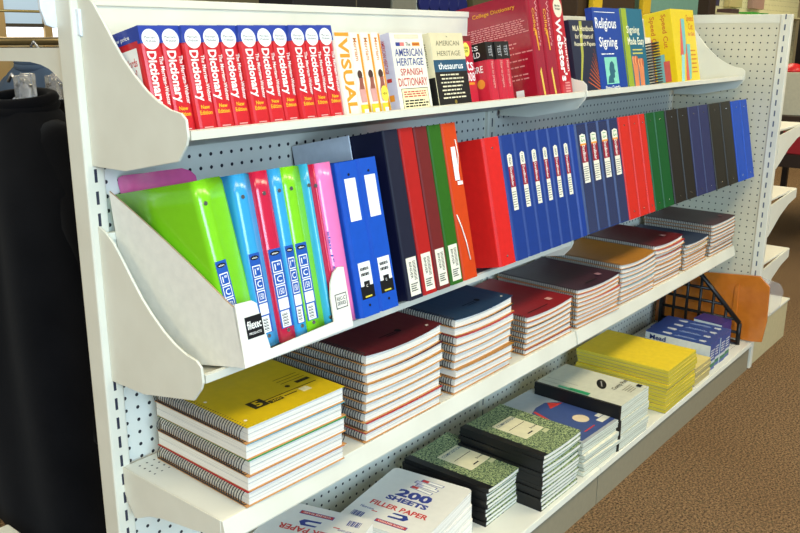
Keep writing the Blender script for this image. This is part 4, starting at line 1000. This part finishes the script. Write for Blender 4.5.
def garment(loc, rot, label, cm, H, wsh, dep, name='black_coat', seed=1, neck=3.2, hem=1.15, collar=None):
    """hanging coat or sweatshirt: shoulders along local y, with folds; sleeves hang at both sides"""
    t = thing(name, label, 'clothing', loc, (0, 0, rot), None)
    rn = random.Random(seed); ph = [rn.uniform(0, 6.28) for _ in range(6)]
    def body(u, v):
        a = 2 * math.pi * u; z = -H * v
        if v < .16:
            f = v / .16; hw = neck + (wsh / 2 - neck) * (f ** .75); hd = 2.2 + (dep / 2 - 2.2) * f
        else:
            f = (v - .16) / .84; hw = wsh / 2 * (.93 + (hem - .93) * f); hd = dep / 2 * (1 + .12 * f)
        drop = 0
        fold = (.35 * math.sin(5 * a + ph[0] + 2.2 * v) + .25 * math.sin(9 * a + ph[1] - 3 * v) + .2 * math.sin(3 * a + ph[2] + 5 * v)) * min(1, v * 4)
        c, s = math.cos(a), math.sin(a)
        p = 2.6; k = (abs(c) ** p + abs(s) ** p) ** (-1 / p)
        return ((hd + fold) * c * k, (hw + fold * 1.2) * s * k, z)
    q = MB(); q.grid(body, 72, 40, cm, True); q.build('body', t)
    for s in (-1, 1):
        q = MB(); pts = []; rs = []
        for i in range(25):
            f = i / 24; g = min(1, f / .22); h2 = max(0, (f - .22) / .78)
            pts.append((.6 * g - .6 * h2 + .4 * math.sin(5 * h2 + s), s * (4.0 + (wsh / 2 - 6.0) * g ** .8 + 1.0 * h2 - .9 * h2 * h2), -2.2 - 5.2 * g ** 1.3 - h2 * H * .5)); rs.append(1.7 + 1.5 * g - 1.0 * h2 + .15 * math.sin(9 * h2 + seed) + .1 * math.sin(23 * h2))
        q.tube(pts, 1, cm, 18, rs=rs); q.build('sleeve', t)
    q = MB()
    for k in range(2): q.tube([((2.1 - k * .15) * math.cos(2 * math.pi * i / 24), (neck - .1 + .1 * k) * math.sin(2 * math.pi * i / 24), .1 + k * .55 + .35 * math.cos(2 * math.pi * i / 24)) for i in range(24)], .5, collar or cm, 8, closed=True)
    q.build('collar', t)
    q = MB(); q.tube([(0, -.2, .2), (0, 0, 1.6), (0, 1.0, 2.6), (0, 1.6, 2.0)], .14, CLEAR, 6); q.tube([(0, -neck, -.6), (0, -.8, .6), (0, .8, .6), (0, neck, -.6)], .22, CLEAR, 6); q.build('hanger', t)
    return t
garment((3.9, 16.0, 44.3), R(4), 'long black coat with thick collar hanging at the left edge', BLACKCLOTH, 38, 21.5, 7, seed=3)
garment((13.2, 22.5, 44.2), R(-6), 'black coat half hidden between the upright and the long coat', BLACKCLOTH, 36, 20, 7.5, seed=8)
for i, (x, y, z, cm, nm, lb) in enumerate(((20, 42, 46.6, DENIM, 'denim_jacket', 'faded blue denim garment hanging under the white arch at left'), (30, 38, 46.4, OLIVE, 'grey_jacket', 'grey-olive garment hanging behind the black coats near the upright'))):
    garment((x, y, z), R(10), lb, cm, 34, 19, 7, nm, seed=20 + i)
for x, y, z, lb in ((3.4, 14.2, 44.9, 'clear plastic hanger clip above the long black coat'), (8.4, 18.6, 44.6, 'clear plastic hanger clip above the half hidden black coat')):
    t = thing('hanger_clip', lb, 'clip', (x, y, z))
    q = MB(); q.box((-.5, -.9, 0), (.5, -.1, 2.2), CLEAR); q.box((-.5, .1, 0), (.5, .9, 2.0), CLEAR); q.build('jaw', t, bevel=.15)
    q = MB(); q.tube([(0, -.9, 1.2), (0, 0, 1.7), (0, .9, 1.2)], .15, CHROME, 6); q.build('spring', t)
t = thing('post_clip', 'pale plastic clip hooked on the top of near upright', 'clip', (-.5, 1.4, 50.4))
q = MB(); q.prism([(-1.2, 1.2), (-.9, 0.2), (-.3, 0), (.3, .5), (.3, 3.2), (-1.2, 3.2)], 'y', -.1, .2, mat((226, 232, 236), .3)); q.prism([(.1, -.4), (.3, -.5), (.35, 1.2), (.1, 1.2)], 'y', -2.2, .3, mat((226, 232, 236), .3)); q.build('clip_body', t, bevel=.06)

# ================================================================== shop beyond
def crate(name, label, cat, a, c, col, rough=.6, group=None, extra=None):
    cx, cy = (a[0] + c[0]) / 2, (a[1] + c[1]) / 2
    t = thing(name, label, cat, (cx, cy, a[2]), group=group); w, d, h = c[0] - a[0], c[1] - a[1], c[2] - a[2]
    q = MB(); q.box((-w / 2, -d / 2, 0), (w / 2, d / 2, h), mat(col, rough)); q.build('body', t, bevel=min(.2, w * .04, d * .2, h * .1))
    if extra: extra(t, w, d, h)
    return t
# a second run of shelving behind, carrying the goods seen over the top rail
t = thing('rear_fixture', 'dark wooden display fixture standing behind the shelving run', 'shelving', (30, 22, 0))
DW = mat((44, 34, 24), .5); q = MB(); q.box((18, 0, 0), (140, 16, 50.6), DW); q.build('carcass', t)
q = MB(); q.box((17.5, -.5, 50.6), (140.5, 16.5, 51.4), mat((70, 56, 38), .5)); q.build('top_board', t)
def balls(t, w, d, h):
    for k in range(5):
        q = MB(); c = (-w / 2 + w * (k + .6) / 5.4, -d / 2 - .1, h * .45); q.tube([c, (c[0], c[1] - .5, c[2])], 1.15, mat((26, 32, 92), .3), 16); q.build('round_label', t)
crate('black_box', 'long black box seen over the shelf back, above dictionaries', 'box', (42, 24, 51.4), (60, 30, 58), (22, 18, 16), extra=lambda t, w, d, h: MB().box((-w / 2 + 11, -d / 2 - .05, .1), (-w / 2 + 11.2, -d / 2, h), mat((90, 80, 60), .5)).build('seam', t))
crate('grey_box', 'grey box seen over the shelf back, right of black box', 'box', (60.3, 24, 51.4), (65.5, 30, 58), (122, 118, 100))
crate('white_carton', 'white carton with dark blue round labels, over the shelf back', 'box', (66.5, 25, 51.4), (79, 31, 58), (206, 200, 172), extra=balls)
crate('olive_box', 'dark olive box over the shelf back beside white carton', 'box', (79.3, 24, 51.4), (96, 30, 58), (82, 74, 44))
crate('brown_box', 'dark brown box over the shelf back behind the sign language books', 'box', (112, 24, 51.4), (136, 30, 60), (66, 46, 26))
for x, lb in ((115, 'yellow card standing behind the blue sign language book'), (136.5, 'yellow card standing behind the teal sign language book')):
    crate('yellow_card', lb, 'card', (x, 22.4, 51.4), (x + 3.6, 23.4, 60), (228, 184, 30))
crate('teal_box', 'long pale teal box over the shelf back, above yellow box', 'box', (141, 24, 54.8), (170, 30, 64), (122, 164, 140), extra=lambda t, w, d, h: MB().box((-w / 2, -d / 2 - .3, -3.2), (w / 2, d / 2, -2.6), mat((130, 104, 70), .5)).box((-w / 2, -d / 2, -2.6), (w / 2, d / 2, 0), mat((70, 56, 40), .5)).build('plinth', t))
t = thing('wooden_post', 'dark brown wooden post rising beyond the end panel corner', 'post', (177, 24, 0))
q = MB(); q.box((0, 0, 0), (4.4, 4, 80), mat((60, 42, 26), .5)); q.build('shaft', t, bevel=.15)
t = thing('wall_display', 'pale perforated wall display at the back of the shop, upper right', 'display', (195, 60, 0))
q = MB(); q.box((0, 0, 0), (190, 1, 95), m_perf('pegboard_far', 0, 2, 2.0, .2, .5, .5, base=(198, 196, 158))); q.build('panel', t)
q = MB(); q.box((0, -8, 57.2), (190, 0, 57.8), mat((196, 190, 150), .5)); q.build('shelf_board', t)
for i, (x, c, lb, ww, hh) in enumerate(((278, (60, 40, 40), 'dark small case on the far wall shelf beside green packs', 8, 1.6), (300, (60, 150, 50), 'bright green packet on the far wall shelf', 9, 1.0), (312, (70, 140, 60), 'second green packet on far wall shelf, right of bright one', 8, .9))):
    crate('shelf_packet', lb, 'packet', (x, 53, 57.8), (x + ww, 58, 57.8 + hh), c)
for i, (x, c, lb) in enumerate(((266, (40, 36, 70), 'dark violet pack hanging high on the far wall'), (290, (170, 160, 110), 'khaki pack hanging high on the far wall'), (316, (150, 120, 110), 'dusty pink pack hanging high on the far wall'))):
    crate('hanging_pack', lb, 'packet', (x, 58, 60.4), (x + 14, 60, 66), c)
# right-hand fixture beyond the end panel
t = thing('dark_fixture', 'dark brown wooden fixture beyond the end panel at right', 'shelving', (184, -8, 0))
q = MB(); q.box((0, 0, 20), (60, 30, 23), mat((48, 32, 20), .6)); q.box((0, 0, 30.6), (60, 30, 32), mat((58, 40, 24), .6)); q.build('carcass', t)
for x in (1, 58):
    for y in (1, 27): q = MB(); q.box((x, y, 0), (x + 1.6, y + 1.6, 30.6), mat((30, 22, 16), .5)); q.build('leg', t)
def curve_mark(t, w, d, h):
    q = MB(); q.prism([(-w / 2, 0.05), (w / 2, .05), (w / 2, h * .45), (w * .2, h * .62), (-w * .1, h * .5), (-w * .35, h * .25)], 'y', -d / 2 - .03, -d / 2 + .02, mat((168, 128, 70), .5)); q.build('brown_wave', t)
crate('white_goods_box', 'white box with brown wave on the dark fixture, right edge', 'box', (187, 1.5, 32.02), (201, 9.6, 42), (206, 196, 164), extra=curve_mark)
t = thing('red_bowl', 'bright red plastic bowl upturned on the white box', 'bowl', (190.5, 7.2, 42.02))
q = MB(); q.grid(lambda u, v: (2.9 * math.cos(2 * math.pi * u) * math.cos(v * 1.5), 2.6 * math.sin(2 * math.pi * u) * math.cos(v * 1.5), 2.0 * math.sin(v * 1.5)), 24, 8, mat((214, 40, 40), .3)); q.tube([(3.1 * math.cos(a / 12 * math.pi), 2.8 * math.sin(a / 12 * math.pi), .2) for a in range(24)], .2, mat((190, 34, 34), .3), 6, closed=True); q.build('shell', t)
crate('red_package', 'small red package low on the dark fixture at right', 'package', (186, -2, 23.02), (194, 6.5, 29.5), (170, 34, 38))
crate('orange_bag', 'orange bag near the top right corner above the fixture', 'bag', (190, 2.2, 42.02), (198, 4.2, 53), (196, 92, 34))
crate('black_case', 'black case standing on the dark fixture in the top right corner', 'case', (203, -2, 32.02), (215, 10.5, 58), (26, 22, 20))

# ================================================================== light and camera
def area(name, loc, target, sx, sy, power, col):
    l = bpy.data.lights.new(name, 'AREA'); l.shape = 'RECTANGLE'; l.size = sx * S; l.size_y = sy * S; l.energy = power; l.color = col
    o = bpy.data.objects.new(name, l); COL.objects.link(o); o.location = Vector(loc) * S
    o.rotation_euler = (Vector(target) - Vector(loc)).to_track_quat('-Z', 'Y').to_euler(); return o
WARM = (1.0, .86, .58); COOL = (.54, .77, 1.0)
for x, y, e in ((-140, -30, 75), (-70, -60, 32), (10, -66, 33), (90, -66, 50), (170, -66, 46)):  # shop ceiling row; the leftmost lamp is added to brighten left-facing sides
    area('ceiling_and_fill_lamp', (x, y, 118), (x, y, 0), 60, 24, e, WARM)
for x, y, e in ((220, 40, 50), (330, 20, 70), (60, 120, 50), (-40, 70, 34), (150, 290, 60)):  # one lamp beyond the end panel is added to brighten the wall display
    area('ceiling_and_fill_lamp', (x, y, 118), (x, y, 0), 90, 30, e, WARM)
area('shop_window_light', (-62, -165, 76), (10, 0, 36), 100, 80, 285, COOL)
wd = bpy.data.worlds.new('shop_ambient'); scn.world = wd; wd.use_nodes = True
bg = wd.node_tree.nodes['Background']; bg.inputs[0].default_value = (.84, .92, 1.0, 1); bg.inputs[1].default_value = .3

cam = bpy.data.cameras.new('camera'); cam.sensor_fit = 'HORIZONTAL'; cam.sensor_width = 36; cam.lens = 847.06 / 800 * 36; cam.clip_start = .02; cam.clip_end = 100
co = bpy.data.objects.new('camera', cam); COL.objects.link(co)
yaw, pitch, roll = -.887, -.267, .005
M = Matrix.Rotation(yaw, 4, 'Z') @ Matrix.Rotation(math.pi / 2 + pitch, 4, 'X') @ Matrix.Rotation(roll, 4, 'Z')
co.matrix_world = Matrix.Translation(Vector((-30.6, -51.62, 50.12)) * S) @ M
scn.camera = co
scn.view_settings.view_transform = 'Standard'; scn.view_settings.look = 'None'
scn.view_settings.exposure = -0.12; scn.view_settings.gamma = 1.0; scn.view_settings.use_curve_mapping = False
